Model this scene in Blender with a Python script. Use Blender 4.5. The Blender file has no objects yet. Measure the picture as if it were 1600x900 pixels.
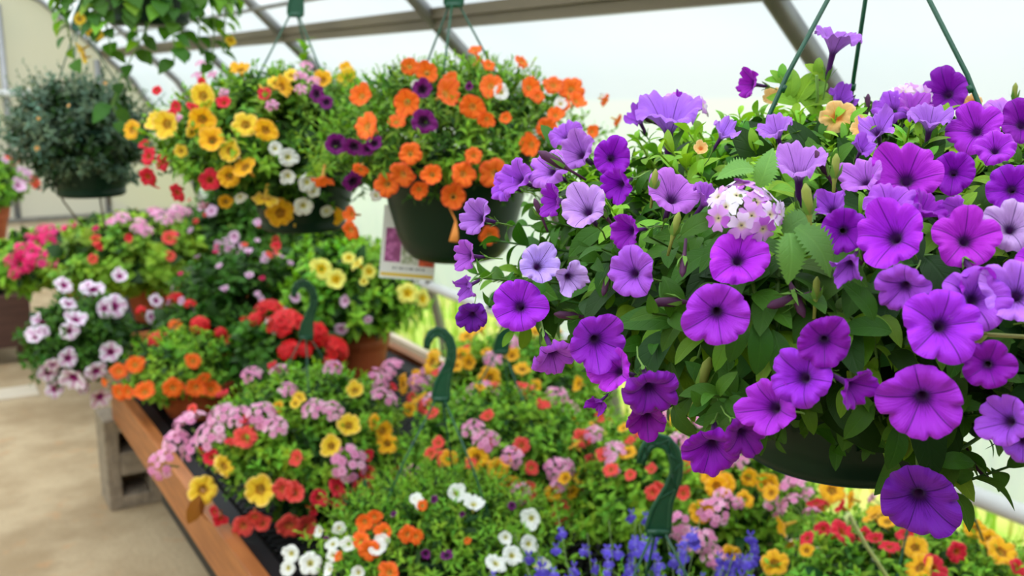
import bpy, math, random
import numpy as np
from mathutils import Vector, Matrix, Quaternion
rng = np.random.default_rng(7); random.seed(7)
C = bpy.context.scene.collection
PI = math.pi
# ------------------------------------------------------------------ camera frame (metres; X right of the aisle, Y along the greenhouse)
F = 1600.0
PHI = math.atan(330 / F); PSI = math.atan(976 * math.cos(PHI) / F)
EYE = np.array([0, 0, 1.6])
RT = np.array([math.cos(PSI), -math.sin(PSI), 0])
FW = np.array([math.sin(PSI) * math.cos(PHI), math.cos(PSI) * math.cos(PHI), -math.sin(PHI)])
UP = np.cross(RT, FW)
def ray(px, py): return FW + RT * (px - 800) / F - UP * (py - 450) / F
def at(px, py, D): return EYE + ray(px, py) * D
def sc_at(p): return F / float((np.asarray(p) - EYE) @ FW)
def unit(v):
    v = np.asarray(v, float); return v / (np.linalg.norm(v) + 1e-12)
def srgb(r, g, b):
    f = lambda c: c / 12.92 if c <= 0.04045 else ((c + 0.055) / 1.055) ** 2.4
    return (f(r / 255), f(g / 255), f(b / 255), 1.0)
# ------------------------------------------------------------------ mesh helpers
class MB:
    def __init__(s): s.v = []; s.f = []; s.n = 0; s.uv = []; s.c = []; s.mi = []
    def add(s, v, f, uv=None, col=None, mi=0):
        v = np.asarray(v, float).reshape(-1, 3)
        s.v.append(v)
        for q in f: s.f.append([i + s.n for i in q]); s.mi.append(mi)
        s.uv.append(np.zeros((len(v), 2)) if uv is None else np.asarray(uv, float))
        s.c.append(np.ones((len(v), 4)) if col is None else np.broadcast_to(np.asarray(col, float), (len(v), 4)))
        s.n += len(v)
    def mesh(s, name, mats, smooth=True):
        me = bpy.data.meshes.new(name)
        V = np.concatenate(s.v) if s.v else np.zeros((0, 3))
        U = np.concatenate(s.uv); K = np.concatenate(s.c)
        ln = np.array([len(q) for q in s.f], np.int32)
        L = np.concatenate([np.asarray(q, np.int32) for q in s.f])
        me.vertices.add(len(V)); me.vertices.foreach_set('co', V.astype(np.float32).ravel())
        me.loops.add(len(L)); me.loops.foreach_set('vertex_index', L)
        me.polygons.add(len(ln))
        me.polygons.foreach_set('loop_start', np.concatenate([[0], np.cumsum(ln)[:-1]]).astype(np.int32))
        me.polygons.foreach_set('loop_total', ln)
        me.polygons.foreach_set('material_index', np.array(s.mi, np.int32))
        me.polygons.foreach_set('use_smooth', np.full(len(ln), smooth))
        me.update(calc_edges=True)
        ul = me.uv_layers.new(name='UVMap'); ul.data.foreach_set('uv', U[L].astype(np.float32).ravel())
        at_ = me.attributes.new('Col', 'FLOAT_COLOR', 'POINT'); at_.data.foreach_set('color', K.astype(np.float32).ravel())
        for m in (mats if isinstance(mats, (list, tuple)) else [mats]): me.materials.append(m)
        me.validate()
        return me
def frame(d):
    d = unit(d); a = np.array([0, 0, 1.0]) if abs(d[2]) < .9 else np.array([1.0, 0, 0])
    x = unit(np.cross(a, d)); y = np.cross(d, x); return x, y, d
def tube(mb, pts, r, n=6, cap=True, col=None, mi=0, flat=1.0):
    pts = np.asarray(pts, float); m = len(pts)
    r = np.full(m, r) if np.isscalar(r) else np.asarray(r)
    V = []; x0 = None
    for i in range(m):
        d = unit(pts[min(i + 1, m - 1)] - pts[max(i - 1, 0)])
        if x0 is None: x, y, _ = frame(d)
        else:
            x = unit(x0 - d * (x0 @ d)); y = np.cross(d, x)
        x0 = x
        for k in range(n):
            a = 2 * PI * k / n
            V.append(pts[i] + r[i] * (math.cos(a) * x + math.sin(a) * y * flat))
    fs = [[i * n + k, i * n + (k + 1) % n, (i + 1) * n + (k + 1) % n, (i + 1) * n + k] for i in range(m - 1) for k in range(n)]
    if cap: fs += [list(range(n))[::-1], [(m - 1) * n + k for k in range(n)]]
    mb.add(V, fs, col=col, mi=mi)
def box(mb, lo, hi, col=None, mi=0):
    x0, y0, z0 = lo; x1, y1, z1 = hi
    v = [(x0, y0, z0), (x1, y0, z0), (x1, y1, z0), (x0, y1, z0), (x0, y0, z1), (x1, y0, z1), (x1, y1, z1), (x0, y1, z1)]
    mb.add(v, [[3, 2, 1, 0], [4, 5, 6, 7], [0, 1, 5, 4], [1, 2, 6, 5], [2, 3, 7, 6], [3, 0, 4, 7]], col=col, mi=mi)
def lathe(mb, prof, n=48, mi=0, closed=False):
    V = [(r * math.cos(2 * PI * k / n), r * math.sin(2 * PI * k / n), z) for r, z in prof for k in range(n)]
    fs = [[i * n + k, i * n + (k + 1) % n, (i + 1) * n + (k + 1) % n, (i + 1) * n + k] for i in range(len(prof) - 1) for k in range(n)]
    fs.append([k for k in range(n)][::-1]); 
    mb.add(V, fs, mi=mi)
def bevel(o, w, seg=2):
    m = o.modifiers.new('Bevel', 'BEVEL'); m.width = w; m.segments = seg; m.limit_method = 'ANGLE'
# ------------------------------------------------------------------ object helpers
WM = {}
def empty(name, loc, label, cat, group=None):
    o = bpy.data.objects.new(name, None); C.objects.link(o); o.location = loc; o.empty_display_size = .05
    o['label'] = label; o['category'] = cat
    if group: o['group'] = group
    WM[o.name] = Matrix.Translation(Vector(loc)); return o
def part(name, me, parent=None, M=None, label=None):
    o = bpy.data.objects.new(name, me); C.objects.link(o)
    M = Matrix.Identity(4) if M is None else M
    if parent is not None:
        o.parent = parent; o.matrix_local = WM[parent.name].inverted() @ M
    else: o.matrix_local = M
    WM[o.name] = M
    if label: o['label'] = label
    return o
def struct(name, me, label=None):
    o = part(name, me); o['kind'] = 'structure'
    if label: o['label'] = label
    return o
def mat_of(p, axis, size, roll=0.0):
    x, y, z = frame(axis); c, s = math.cos(roll), math.sin(roll)
    X = (x * c + y * s) * size; Y = (-x * s + y * c) * size; Z = z * size
    return Matrix(((X[0], Y[0], Z[0], p[0]), (X[1], Y[1], Z[1], p[1]), (X[2], Y[2], Z[2], p[2]), (0, 0, 0, 1)))
# ------------------------------------------------------------------ materials
def newmat(name):
    m = bpy.data.materials.new(name); m.use_nodes = True; nt = m.node_tree; nt.nodes.clear()
    out = nt.nodes.new('ShaderNodeOutputMaterial'); return m, nt, out
def N(nt, t, **kw):
    n = nt.nodes.new(t)
    for k, v in kw.items(): setattr(n, k, v)
    return n
def math_(nt, op, a, b=None, c=None, clamp=False):
    n = nt.nodes.new('ShaderNodeMath'); n.operation = op; n.use_clamp = clamp
    for i, v in enumerate((a, b, c)):
        if v is None: continue
        if isinstance(v, (int, float)): n.inputs[i].default_value = v
        else: nt.links.new(v, n.inputs[i])
    return n.outputs[0]
def smooth(nt, v, a, b):
    n = nt.nodes.new('ShaderNodeMapRange'); n.interpolation_type = 'SMOOTHSTEP'
    nt.links.new(v, n.inputs[0]); n.inputs[1].default_value = a; n.inputs[2].default_value = b; return n.outputs[0]
def mixc(nt, f, a, b, mode='MIX'):
    n = nt.nodes.new('ShaderNodeMix'); n.data_type = 'RGBA'; n.blend_type = mode
    for i, v in ((0, f), (6, a), (7, b)):
        if isinstance(v, (int, float)): n.inputs[i].default_value = v
        elif isinstance(v, tuple): n.inputs[i].default_value = v
        else: nt.links.new(v, n.inputs[i])
    return n.outputs[2]
def plain(name, col, rough=.5, metal=0.0, spec=.5, noise=0.0, nscale=20, bump=0.0, col2=None, stretch=(1, 1, 1)):
    m, nt, out = newmat(name); b = N(nt, 'ShaderNodeBsdfPrincipled')
    b.inputs['Roughness'].default_value = rough; b.inputs['Metallic'].default_value = metal
    b.inputs['Specular IOR Level'].default_value = spec; b.inputs['Base Color'].default_value = col
    if noise or bump:
        tc = N(nt, 'ShaderNodeTexCoord'); mp = N(nt, 'ShaderNodeMapping'); mp.inputs['Scale'].default_value = stretch
        nt.links.new(tc.outputs['Object'], mp.inputs[0])
        nz = N(nt, 'ShaderNodeTexNoise'); nz.inputs['Scale'].default_value = nscale; nz.inputs['Detail'].default_value = 6
        nt.links.new(mp.outputs[0], nz.inputs['Vector'])
        if noise:
            c2 = col2 or tuple(c * (1 - noise) for c in col[:3]) + (1,)
            nt.links.new(mixc(nt, smooth(nt, nz.outputs['Fac'], .35, .65), col, c2), b.inputs['Base Color'])
        if bump:
            bp = N(nt, 'ShaderNodeBump'); bp.inputs['Strength'].default_value = bump; bp.inputs['Distance'].default_value = .01
            nt.links.new(nz.outputs['Fac'], bp.inputs['Height']); nt.links.new(bp.outputs[0], b.inputs['Normal'])
    nt.links.new(b.outputs[0], out.inputs[0]); return m
def petal(name, base, throat, vein, t0=.38, t1=.62, vein_w=.05, rough=.55, trans=.3, edge=None, use_obj=False, star=0.0, tube_col=None):
    """petal of a trumpet flower: u runs round the flower, v from tube base (0) to rim (1)"""
    m, nt, out = newmat(name); uv = N(nt, 'ShaderNodeUVMap'); sp = N(nt, 'ShaderNodeSeparateXYZ'); nt.links.new(uv.outputs[0], sp.inputs[0])
    u, v = sp.outputs[0], sp.outputs[1]
    if use_obj:
        oi = N(nt, 'ShaderNodeObjectInfo'); basec = oi.outputs['Color']
    else: basec = base
    oi2 = N(nt, 'ShaderNodeObjectInfo')
    hs = N(nt, 'ShaderNodeHueSaturation'); 
    nt.links.new(math_(nt, 'MULTIPLY_ADD', oi2.outputs['Random'], .25, .87), hs.inputs['Value'])
    if isinstance(basec, tuple): hs.inputs['Color'].default_value = basec
    else: nt.links.new(basec, hs.inputs['Color'])
    col = hs.outputs[0]
    if edge: col = mixc(nt, smooth(nt, v, .8, 1.0), col, edge)
    # long veins down the middle of every lobe, fine ones between
    fr = math_(nt, 'FRACT', math_(nt, 'MULTIPLY_ADD', u, 5.0, .5))
    dist = math_(nt, 'ABSOLUTE', math_(nt, 'SUBTRACT', fr, .5))
    if star:
        w = math_(nt, 'MULTIPLY', smooth(nt, math_(nt, 'SUBTRACT', .5, math_(nt, 'MULTIPLY', dist, 1.0)), .5 - star, .5), 1.0)
        col = mixc(nt, math_(nt, 'MULTIPLY', w, math_(nt, 'SUBTRACT', 1.15, v), clamp=True), col, vein)
    wid = math_(nt, 'MULTIPLY', math_(nt, 'SUBTRACT', 1.08, v), vein_w)
    line = math_(nt, 'SUBTRACT', 1.0, smooth(nt, math_(nt, 'DIVIDE', dist, wid), .3, 1.0))
    line = math_(nt, 'MULTIPLY', line, .8)
    cb = N(nt, 'ShaderNodeCombineXYZ'); nt.links.new(math_(nt, 'MULTIPLY', u, 90.0), cb.inputs[0]); nt.links.new(math_(nt, 'MULTIPLY', v, 3.0), cb.inputs[1])
    nz = N(nt, 'ShaderNodeTexNoise'); nz.inputs['Scale'].default_value = 1.0; nz.inputs['Detail'].default_value = 3; nt.links.new(cb.outputs[0], nz.inputs['Vector'])
    fine = math_(nt, 'MULTIPLY', smooth(nt, nz.outputs['Fac'], .52, .7), math_(nt, 'SUBTRACT', 1.0, smooth(nt, v, t0, .95)))
    col = mixc(nt, math_(nt, 'MULTIPLY', math_(nt, 'MAXIMUM', line, math_(nt, 'MULTIPLY', fine, .55)), 1.0, clamp=True), col, vein)
    jag = math_(nt, 'MULTIPLY_ADD', nz.outputs['Fac'], .4, math_(nt, 'SUBTRACT', v, .2))
    col = mixc(nt, math_(nt, 'SUBTRACT', 1.0, smooth(nt, jag, t0, t1)), col, throat)
    if tube_col: col = mixc(nt, math_(nt, 'SUBTRACT', 1.0, smooth(nt, v, .26, .34)), col, tube_col)
    b = N(nt, 'ShaderNodeBsdfPrincipled'); b.inputs['Roughness'].default_value = rough; b.inputs['Specular IOR Level'].default_value = .25
    b.inputs['Sheen Weight'].default_value = .15; b.inputs['Sheen Roughness'].default_value = .4
    nt.links.new(col, b.inputs['Base Color'])
    bp = N(nt, 'ShaderNodeBump'); bp.inputs['Strength'].default_value = .25; bp.inputs['Distance'].default_value = .02
    nt.links.new(math_(nt, 'SUBTRACT', math_(nt, 'MULTIPLY', nz.outputs['Fac'], .5), line), bp.inputs['Height']); nt.links.new(bp.outputs[0], b.inputs['Normal'])
    tr = N(nt, 'ShaderNodeBsdfTranslucent'); nt.links.new(col, tr.inputs[0])
    mx = N(nt, 'ShaderNodeMixShader'); mx.inputs[0].default_value = trans
    nt.links.new(b.outputs[0], mx.inputs[1]); nt.links.new(tr.outputs[0], mx.inputs[2]); nt.links.new(mx.outputs[0], out.inputs[0])
    return m
def leafmat(name, tcol=1.25, rough=.5, trans=.25, vein=.25):
    """leaf blade; each leaf's own green is carried by Col, midrib and side veins by UV"""
    m, nt, out = newmat(name); a = N(nt, 'ShaderNodeAttribute', attribute_name='Col'); uv = N(nt, 'ShaderNodeUVMap')
    sp = N(nt, 'ShaderNodeSeparateXYZ'); nt.links.new(uv.outputs[0], sp.inputs[0])
    d = math_(nt, 'ABSOLUTE', math_(nt, 'SUBTRACT', sp.outputs[0], .5))
    mid = math_(nt, 'SUBTRACT', 1.0, smooth(nt, d, .01, .06))
    side = math_(nt, 'ABSOLUTE', math_(nt, 'SUBTRACT', math_(nt, 'FRACT', math_(nt, 'MULTIPLY', math_(nt, 'SUBTRACT', sp.outputs[1], math_(nt, 'MULTIPLY', d, .6)), 6.0)), .5))
    sl = math_(nt, 'MULTIPLY', math_(nt, 'SUBTRACT', 1.0, smooth(nt, side, .0, .12)), .6)
    ln = math_(nt, 'MULTIPLY', math_(nt, 'MAXIMUM', mid, sl), vein)
    lt = mixc(nt, 1.0, a.outputs['Color'], (1.7, 1.5, 1.5, 1), 'MULTIPLY')
    col = mixc(nt, ln, a.outputs['Color'], lt)
    b = N(nt, 'ShaderNodeBsdfPrincipled'); b.inputs['Roughness'].default_value = rough; b.inputs['Specular IOR Level'].default_value = .2
    nt.links.new(col, b.inputs['Base Color'])
    bp = N(nt, 'ShaderNodeBump'); bp.inputs['Strength'].default_value = .3; bp.inputs['Distance'].default_value = .004; bp.invert = True
    nt.links.new(ln, bp.inputs['Height']); nt.links.new(bp.outputs[0], b.inputs['Normal'])
    tr = N(nt, 'ShaderNodeBsdfTranslucent'); nt.links.new(mixc(nt, 1.0, a.outputs['Color'], (1.5 * tcol, 1.5 * tcol, .7, 1), 'MULTIPLY'), tr.inputs[0])
    mx = N(nt, 'ShaderNodeMixShader'); mx.inputs[0].default_value = trans
    nt.links.new(b.outputs[0], mx.inputs[1]); nt.links.new(tr.outputs[0], mx.inputs[2]); nt.links.new(mx.outputs[0], out.inputs[0])
    return m
def colmat(name, rough=.5, trans=.2):
    m, nt, out = newmat(name); a = N(nt, 'ShaderNodeAttribute', attribute_name='Col')
    b = N(nt, 'ShaderNodeBsdfPrincipled'); b.inputs['Roughness'].default_value = rough; b.inputs['Specular IOR Level'].default_value = .3
    nt.links.new(a.outputs['Color'], b.inputs['Base Color'])
    tr = N(nt, 'ShaderNodeBsdfTranslucent'); nt.links.new(a.outputs['Color'], tr.inputs[0])
    mx = N(nt, 'ShaderNodeMixShader'); mx.inputs[0].default_value = trans
    nt.links.new(b.outputs[0], mx.inputs[1]); nt.links.new(tr.outputs[0], mx.inputs[2]); nt.links.new(mx.outputs[0], out.inputs[0])
    return m
def film(name, tint, clear, diff, wr=.04):
    """plastic greenhouse film: part of the sky goes straight through, the rest is scattered"""
    m, nt, out = newmat(name)
    tc = N(nt, 'ShaderNodeTexCoord'); nz = N(nt, 'ShaderNodeTexNoise'); nz.inputs['Scale'].default_value = 1.3; nz.inputs['Detail'].default_value = 5
    nt.links.new(tc.outputs['Object'], nz.inputs['Vector'])
    c = mixc(nt, smooth(nt, nz.outputs['Fac'], .3, .7), tint, tuple(x * (1 - wr * k) for x, k in zip(tint[:3], (1.6, .8, .2))) + (1,))
    t = N(nt, 'ShaderNodeBsdfTransparent'); nt.links.new(c, t.inputs[0])
    tl = N(nt, 'ShaderNodeBsdfTranslucent'); nt.links.new(c, tl.inputs[0])
    df = N(nt, 'ShaderNodeBsdfDiffuse'); nt.links.new(c, df.inputs[0])
    m1 = N(nt, 'ShaderNodeMixShader'); m1.inputs[0].default_value = diff; nt.links.new(tl.outputs[0], m1.inputs[1]); nt.links.new(df.outputs[0], m1.inputs[2])
    m2 = N(nt, 'ShaderNodeMixShader'); m2.inputs[0].default_value = clear; nt.links.new(m1.outputs[0], m2.inputs[1]); nt.links.new(t.outputs[0], m2.inputs[2])
    nt.links.new(m2.outputs[0], out.inputs[0]); return m
M = {}
M['petunia'] = petal('purple_petunia_petal', (1, 1, 1, 1), srgb(46, 8, 74), srgb(62, 6, 108), .26, .46, .075, use_obj=True, trans=.2, tube_col=srgb(88, 30, 110))
M['orange'] = petal('orange_petal', srgb(255, 118, 32), srgb(225, 130, 20), srgb(222, 62, 14), .3, .46, .16, edge=srgb(248, 100, 52), tube_col=srgb(232, 176, 90))
M['plum'] = petal('plum_petal', srgb(118, 18, 112), srgb(40, 4, 40), srgb(66, 4, 70), .42, .6, .12)
M['yellow'] = petal('yellow_petal', srgb(255, 214, 56), srgb(170, 92, 14), srgb(236, 160, 20), .32, .46, .12, edge=srgb(255, 216, 120), tube_col=srgb(215, 180, 70))
M['gold'] = petal('golden_petal', srgb(255, 190, 26), srgb(150, 70, 10), srgb(226, 120, 14), .32, .46, .12, edge=srgb(250, 186, 74), tube_col=srgb(215, 170, 60))
M['lemon'] = petal('lemon_petal', srgb(250, 240, 120), srgb(232, 190, 20), srgb(244, 222, 40), .4, .62, .14)
M['coral'] = petal('coral_petal', srgb(248, 84, 74), srgb(196, 120, 20), srgb(206, 26, 34), .3, .44, .16, edge=srgb(244, 96, 92), tube_col=srgb(225, 130, 80))
M['red'] = petal('red_petal', srgb(232, 36, 62), srgb(180, 90, 14), srgb(170, 8, 24), .3, .44, .16, edge=srgb(235, 70, 84))
M['white'] = petal('white_petal', srgb(246, 246, 242), srgb(222, 214, 120), srgb(226, 228, 214), .3, .42, .08)
M['pinkstar'] = petal('pink_veined_white_petal', srgb(244, 232, 244), srgb(160, 30, 120), srgb(200, 70, 170), .34, .5, .07, star=.34)
M['magenta'] = petal('magenta_petal', srgb(228, 18, 104), srgb(150, 8, 70), srgb(196, 6, 84), .3, .44, .1)
M['palepink'] = petal('pale_pink_petal', srgb(232, 190, 220), srgb(200, 110, 170), srgb(216, 150, 200), .3, .5, .1)
M['peach'] = petal('peach_petal', srgb(250, 196, 120), srgb(244, 150, 70), srgb(246, 176, 90), .3, .5, .1, edge=srgb(252, 214, 150))
M['lobelia'] = petal('blue_lobelia_petal', srgb(112, 100, 226), srgb(225, 225, 245), srgb(84, 70, 200), .3, .42, .06)
M['col'] = colmat('floret_petal')
M['leaf'] = leafmat('leaf_blade'); M['stem'] = colmat('plant_stem', .5, .1)
M['greyleaf'] = leafmat('greyish_leaf_blade', .9, .55, .2)
M['pot'] = plain('dark_green_plastic', srgb(8, 42, 27), .36, spec=.2, noise=.2, nscale=6)
M['hanger'] = plain('green_plastic', srgb(18, 80, 54), .35, noise=.15, nscale=30)
M['soil'] = plain('potting_soil', srgb(58, 42, 32), .95, noise=.5, nscale=90, bump=1.0)
M['terra'] = plain('terracotta_plastic', srgb(178, 84, 44), .6, noise=.16, nscale=9)
M['steel'] = plain('galvanised_steel', srgb(150, 150, 150), .42, .75, noise=.2, nscale=14, stretch=(1, 1, .2))
M['chan'] = plain('weathered_channel_steel', srgb(112, 100, 78), .4, .5, noise=.3, nscale=5, stretch=(1, .3, 1))
M['wood'] = plain('orange_stained_wood', srgb(176, 108, 56), .5, noise=.4, nscale=6, bump=.15, col2=srgb(150, 88, 42), stretch=(9, .7, 9))
M['brown'] = plain('dark_brown_wood', srgb(86, 56, 48), .6, noise=.25, nscale=5, bump=.15, stretch=(.7, 8, 8))
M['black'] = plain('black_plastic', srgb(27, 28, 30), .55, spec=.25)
M['block'] = plain('concrete_block', srgb(158, 142, 122), .95, noise=.3, nscale=30, bump=.6)
M['paint'] = plain('cream_painted_board', srgb(206, 192, 170), .7, noise=.12, nscale=7, stretch=(.4, 1, 6))
M['rollpipe'] = plain('film_wrapped_pipe', srgb(226, 226, 226), .4, noise=.1, nscale=6)
M['bud'] = colmat('flower_bud', .6, .15)
# floor: sandy poured concrete with stains
m, nt, out = newmat('sandy_concrete'); tc = N(nt, 'ShaderNodeTexCoord')
n1 = N(nt, 'ShaderNodeTexNoise'); n1.inputs['Scale'].default_value = 2.2; n1.inputs['Detail'].default_value = 7; n1.inputs['Roughness'].default_value = .62
n2 = N(nt, 'ShaderNodeTexNoise'); n2.inputs['Scale'].default_value = 60; n2.inputs['Detail'].default_value = 4
n3 = N(nt, 'ShaderNodeTexNoise'); n3.inputs['Scale'].default_value = 9; n3.inputs['Detail'].default_value = 3
for n in (n1, n2, n3): nt.links.new(tc.outputs['Object'], n.inputs['Vector'])
c = mixc(nt, smooth(nt, n1.outputs['Fac'], .35, .66), srgb(182, 160, 126), srgb(150, 126, 92))
c = mixc(nt, math_(nt, 'MULTIPLY', smooth(nt, n3.outputs['Fac'], .58, .75), .45), c, srgb(186, 134, 84))
c = mixc(nt, math_(nt, 'MULTIPLY', smooth(nt, n2.outputs['Fac'], .5, .75), .35), c, srgb(150, 132, 104))
b = N(nt, 'ShaderNodeBsdfPrincipled'); b.inputs['Roughness'].default_value = .8; nt.links.new(c, b.inputs['Base Color'])
bp = N(nt, 'ShaderNodeBump'); bp.inputs['Strength'].default_value = .3; bp.inputs['Distance'].default_value = .01; nt.links.new(n2.outputs['Fac'], bp.inputs['Height']); nt.links.new(bp.outputs[0], b.inputs['Normal'])
nt.links.new(b.outputs[0], out.inputs[0]); M['floor'] = m
M['turf'] = plain('mown_turf', srgb(150, 182, 66), .9, noise=.3, nscale=3, bump=.5, col2=srgb(182, 180, 96))
M['film'] = film('clear_greenhouse_film', (.86, .90, .93, 1), .36, .12)
M['board'] = plain('fill_blocking_boards', srgb(120, 104, 84), .8, noise=.3, nscale=4, stretch=(6, 1, .5))  # dark boards added on the unseen near wall to cut fill light
M['filmside'] = film('milky_side_film', (.62, .655, .67, 1), .25, .12, .05)
M['filmdim'] = film('fill_dimming_film', (.42, .46, .38, 1), .12, .3, .1)  # left wall film, tint darkened to hold back fill light
M['filmend'] = film('aged_end_wall_film', (.60, .56, .44, 1), .10, .3)
# ------------------------------------------------------------------ leaves
def leaf_template(wid=.45, rows=5, droop=.25, fold=.18, peak=.42, tooth=0.0, blunt=.8):
    V = []; U = []
    for i in range(rows):
        t = i / (rows - 1)
        w = wid * .5 * (math.sin(PI * min(1, max(0, t)) ** (math.log(.5) / math.log(peak))) ** blunt if 0 < t < 1 else .04)
        if tooth and 0 < t < 1: w *= 1 + tooth * (1 if i % 2 else -1)
        z = .12 * math.sin(PI * t) - droop * t * t
        for k, s in enumerate((-1, 0, 1)):
            V.append((s * w, t - (tooth * .12 if s and i % 2 else 0), z + (fold * w if s else 0))); U.append((.5 + .5 * s * w / (wid * .5), t))
    Fq = [[i * 3 + k, i * 3 + k + 1, (i + 1) * 3 + k + 1, (i + 1) * 3 + k] for i in range(rows - 1) for k in range(2)]
    return np.array(V), np.array(Fq), np.array(U)
T_FINE = leaf_template(.46, 11, .3, .2, .5, 0.0, .62); T_OV = leaf_template(.5); T_NAR = leaf_template(.3, 4, .2, .2); T_ROUND = leaf_template(.8, 5, .3, .1, .45); T_LOW = leaf_template(.34, 3, .25, .2, .5)
class Leaves:
    """collects many leaves, builds them as one foliage mesh"""
    def __init__(s): s.P = []; s.D = []; s.Nn = []; s.S = []; s.K = []
    def add(s, p, d, n, size, col): s.P.append(p); s.D.append(d); s.Nn.append(n); s.S.append(size); s.K.append(col)
    def mesh(s, name, tmpl, mat):
        V, Fq, U = tmpl; P = np.array(s.P); D = np.array(s.D); D /= np.linalg.norm(D, axis=1, keepdims=True) + 1e-9
        Z = np.array(s.Nn); Z = Z - D * (Z * D).sum(1, keepdims=True); Z /= np.linalg.norm(Z, axis=1, keepdims=True) + 1e-9
        X = np.cross(D, Z); S = np.array(s.S)[:, None, None]
        W = P[:, None, :] + S * (V[None, :, 0, None] * X[:, None, :] + V[None, :, 1, None] * D[:, None, :] + V[None, :, 2, None] * Z[:, None, :])
        n = len(P); k = len(V)
        me = bpy.data.meshes.new(name); me.vertices.add(n * k); me.vertices.foreach_set('co', W.astype(np.float32).ravel())
        L = (Fq[None] + (np.arange(n) * k)[:, None, None]).reshape(-1).astype(np.int32); nf = n * len(Fq)
        me.loops.add(len(L)); me.loops.foreach_set('vertex_index', L); me.polygons.add(nf)
        me.polygons.foreach_set('loop_start', np.arange(0, nf * 4, 4, dtype=np.int32)); me.polygons.foreach_set('loop_total', np.full(nf, 4, np.int32))
        me.polygons.foreach_set('use_smooth', np.ones(nf, bool)); me.update(calc_edges=True)
        uvs = np.tile(U, (n, 1)); me.uv_layers.new(name='UVMap').data.foreach_set('uv', uvs[L].astype(np.float32).ravel())
        K = np.repeat(np.array(s.K), k, axis=0); K = np.concatenate([K, np.ones((len(K), 1))], 1)
        a = me.attributes.new('Col', 'FLOAT_COLOR', 'POINT'); a.data.foreach_set('color', K.astype(np.float32).ravel())
        me.materials.append(mat); return me
def jit(c, v=.25, h=.08):
    f = 1 + rng.uniform(-v, v); g = rng.normal(0, h); return np.array([c[0] * f * (1 + g * 1.5), c[1] * f, c[2] * f * (1 - g)])
def dirs(n, zmin=-.6, zmax=1.0):
    z = rng.uniform(zmin, zmax, n); a = rng.uniform(0, 2 * PI, n); q = np.sqrt(1 - z * z)
    return np.stack([q * np.cos(a), q * np.sin(a), z], 1)
def esc(dome, d):
    c, rx, ru, rd = dome; rz = ru if d[2] >= 0 else rd
    return 1 / math.sqrt((d[0] ** 2 + d[1] ** 2) / rx ** 2 + d[2] ** 2 / rz ** 2)
def grow(lv, mb, dome, n, L, size, green, per=9, up=.45, zmin=-.55, spread=(.72, 1.05), tipsize=.45, out=1.0, lo=None):
    """n shoots that end on the dome; leaves spiral down each shoot, smaller towards the tip"""
    c = np.array(dome[0]); ds = dirs(n, zmin)
    for d in ds:
        R = esc(dome, d) * rng.uniform(*spread); tip = c + d * R
        g = unit(d * out + np.array([0, 0, up]) + rng.normal(0, .3, 3)); l = L * rng.uniform(.7, 1.3)
        x, y, _ = frame(g); kcol = jit(green, .22); a0 = rng.uniform(0, 6.28)
        base = tip - g * l - d * l * .5
        tube(mb, [base - d * .03, base, tip], [.0016, .0014, .0008], 4, False, col=(kcol[0] * 1.1, kcol[1], kcol[2], 1))
        for k in range(per):
            s = (k + .3) / per; p = tip + (base - tip) * s; a = a0 + k * 2.4
            rad = math.cos(a) * x + math.sin(a) * y
            th = .5 + .9 * min(1, s * 1.8) + rng.normal(0, .15)
            dd = rad * math.sin(th) + g * math.cos(th)
            sz = size * (tipsize + (1 - tipsize) * min(1, s * 2)) * rng.uniform(.8, 1.2)
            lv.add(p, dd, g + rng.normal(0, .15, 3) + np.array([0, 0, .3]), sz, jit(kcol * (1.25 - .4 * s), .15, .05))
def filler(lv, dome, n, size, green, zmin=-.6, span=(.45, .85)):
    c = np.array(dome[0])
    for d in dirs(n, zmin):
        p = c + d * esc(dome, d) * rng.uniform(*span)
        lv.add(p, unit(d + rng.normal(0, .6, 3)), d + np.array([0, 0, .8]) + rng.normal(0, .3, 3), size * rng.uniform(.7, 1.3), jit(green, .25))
def hit(px, py, dome, push=1.0, back=False):
    """where the sight line through a spot of the plant first meets its dome (or passes closest to it)"""
    c = np.array(dome[0]); d = unit(ray(px, py)); t0 = float((c - EYE) @ d); best = None
    for t in np.linspace(t0 - dome[1] * 1.6, t0 + dome[1] * 1.2, 160):
        p = EYE + d * t; q = p - c; rz = dome[2] if q[2] >= 0 else dome[3]
        g = (q[0] ** 2 + q[1] ** 2) / dome[1] ** 2 + q[2] ** 2 / rz ** 2
        if g <= push ** 2:
            return p
        if best is None or g < best[0]: best = (g, p)
    return best[1]
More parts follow.
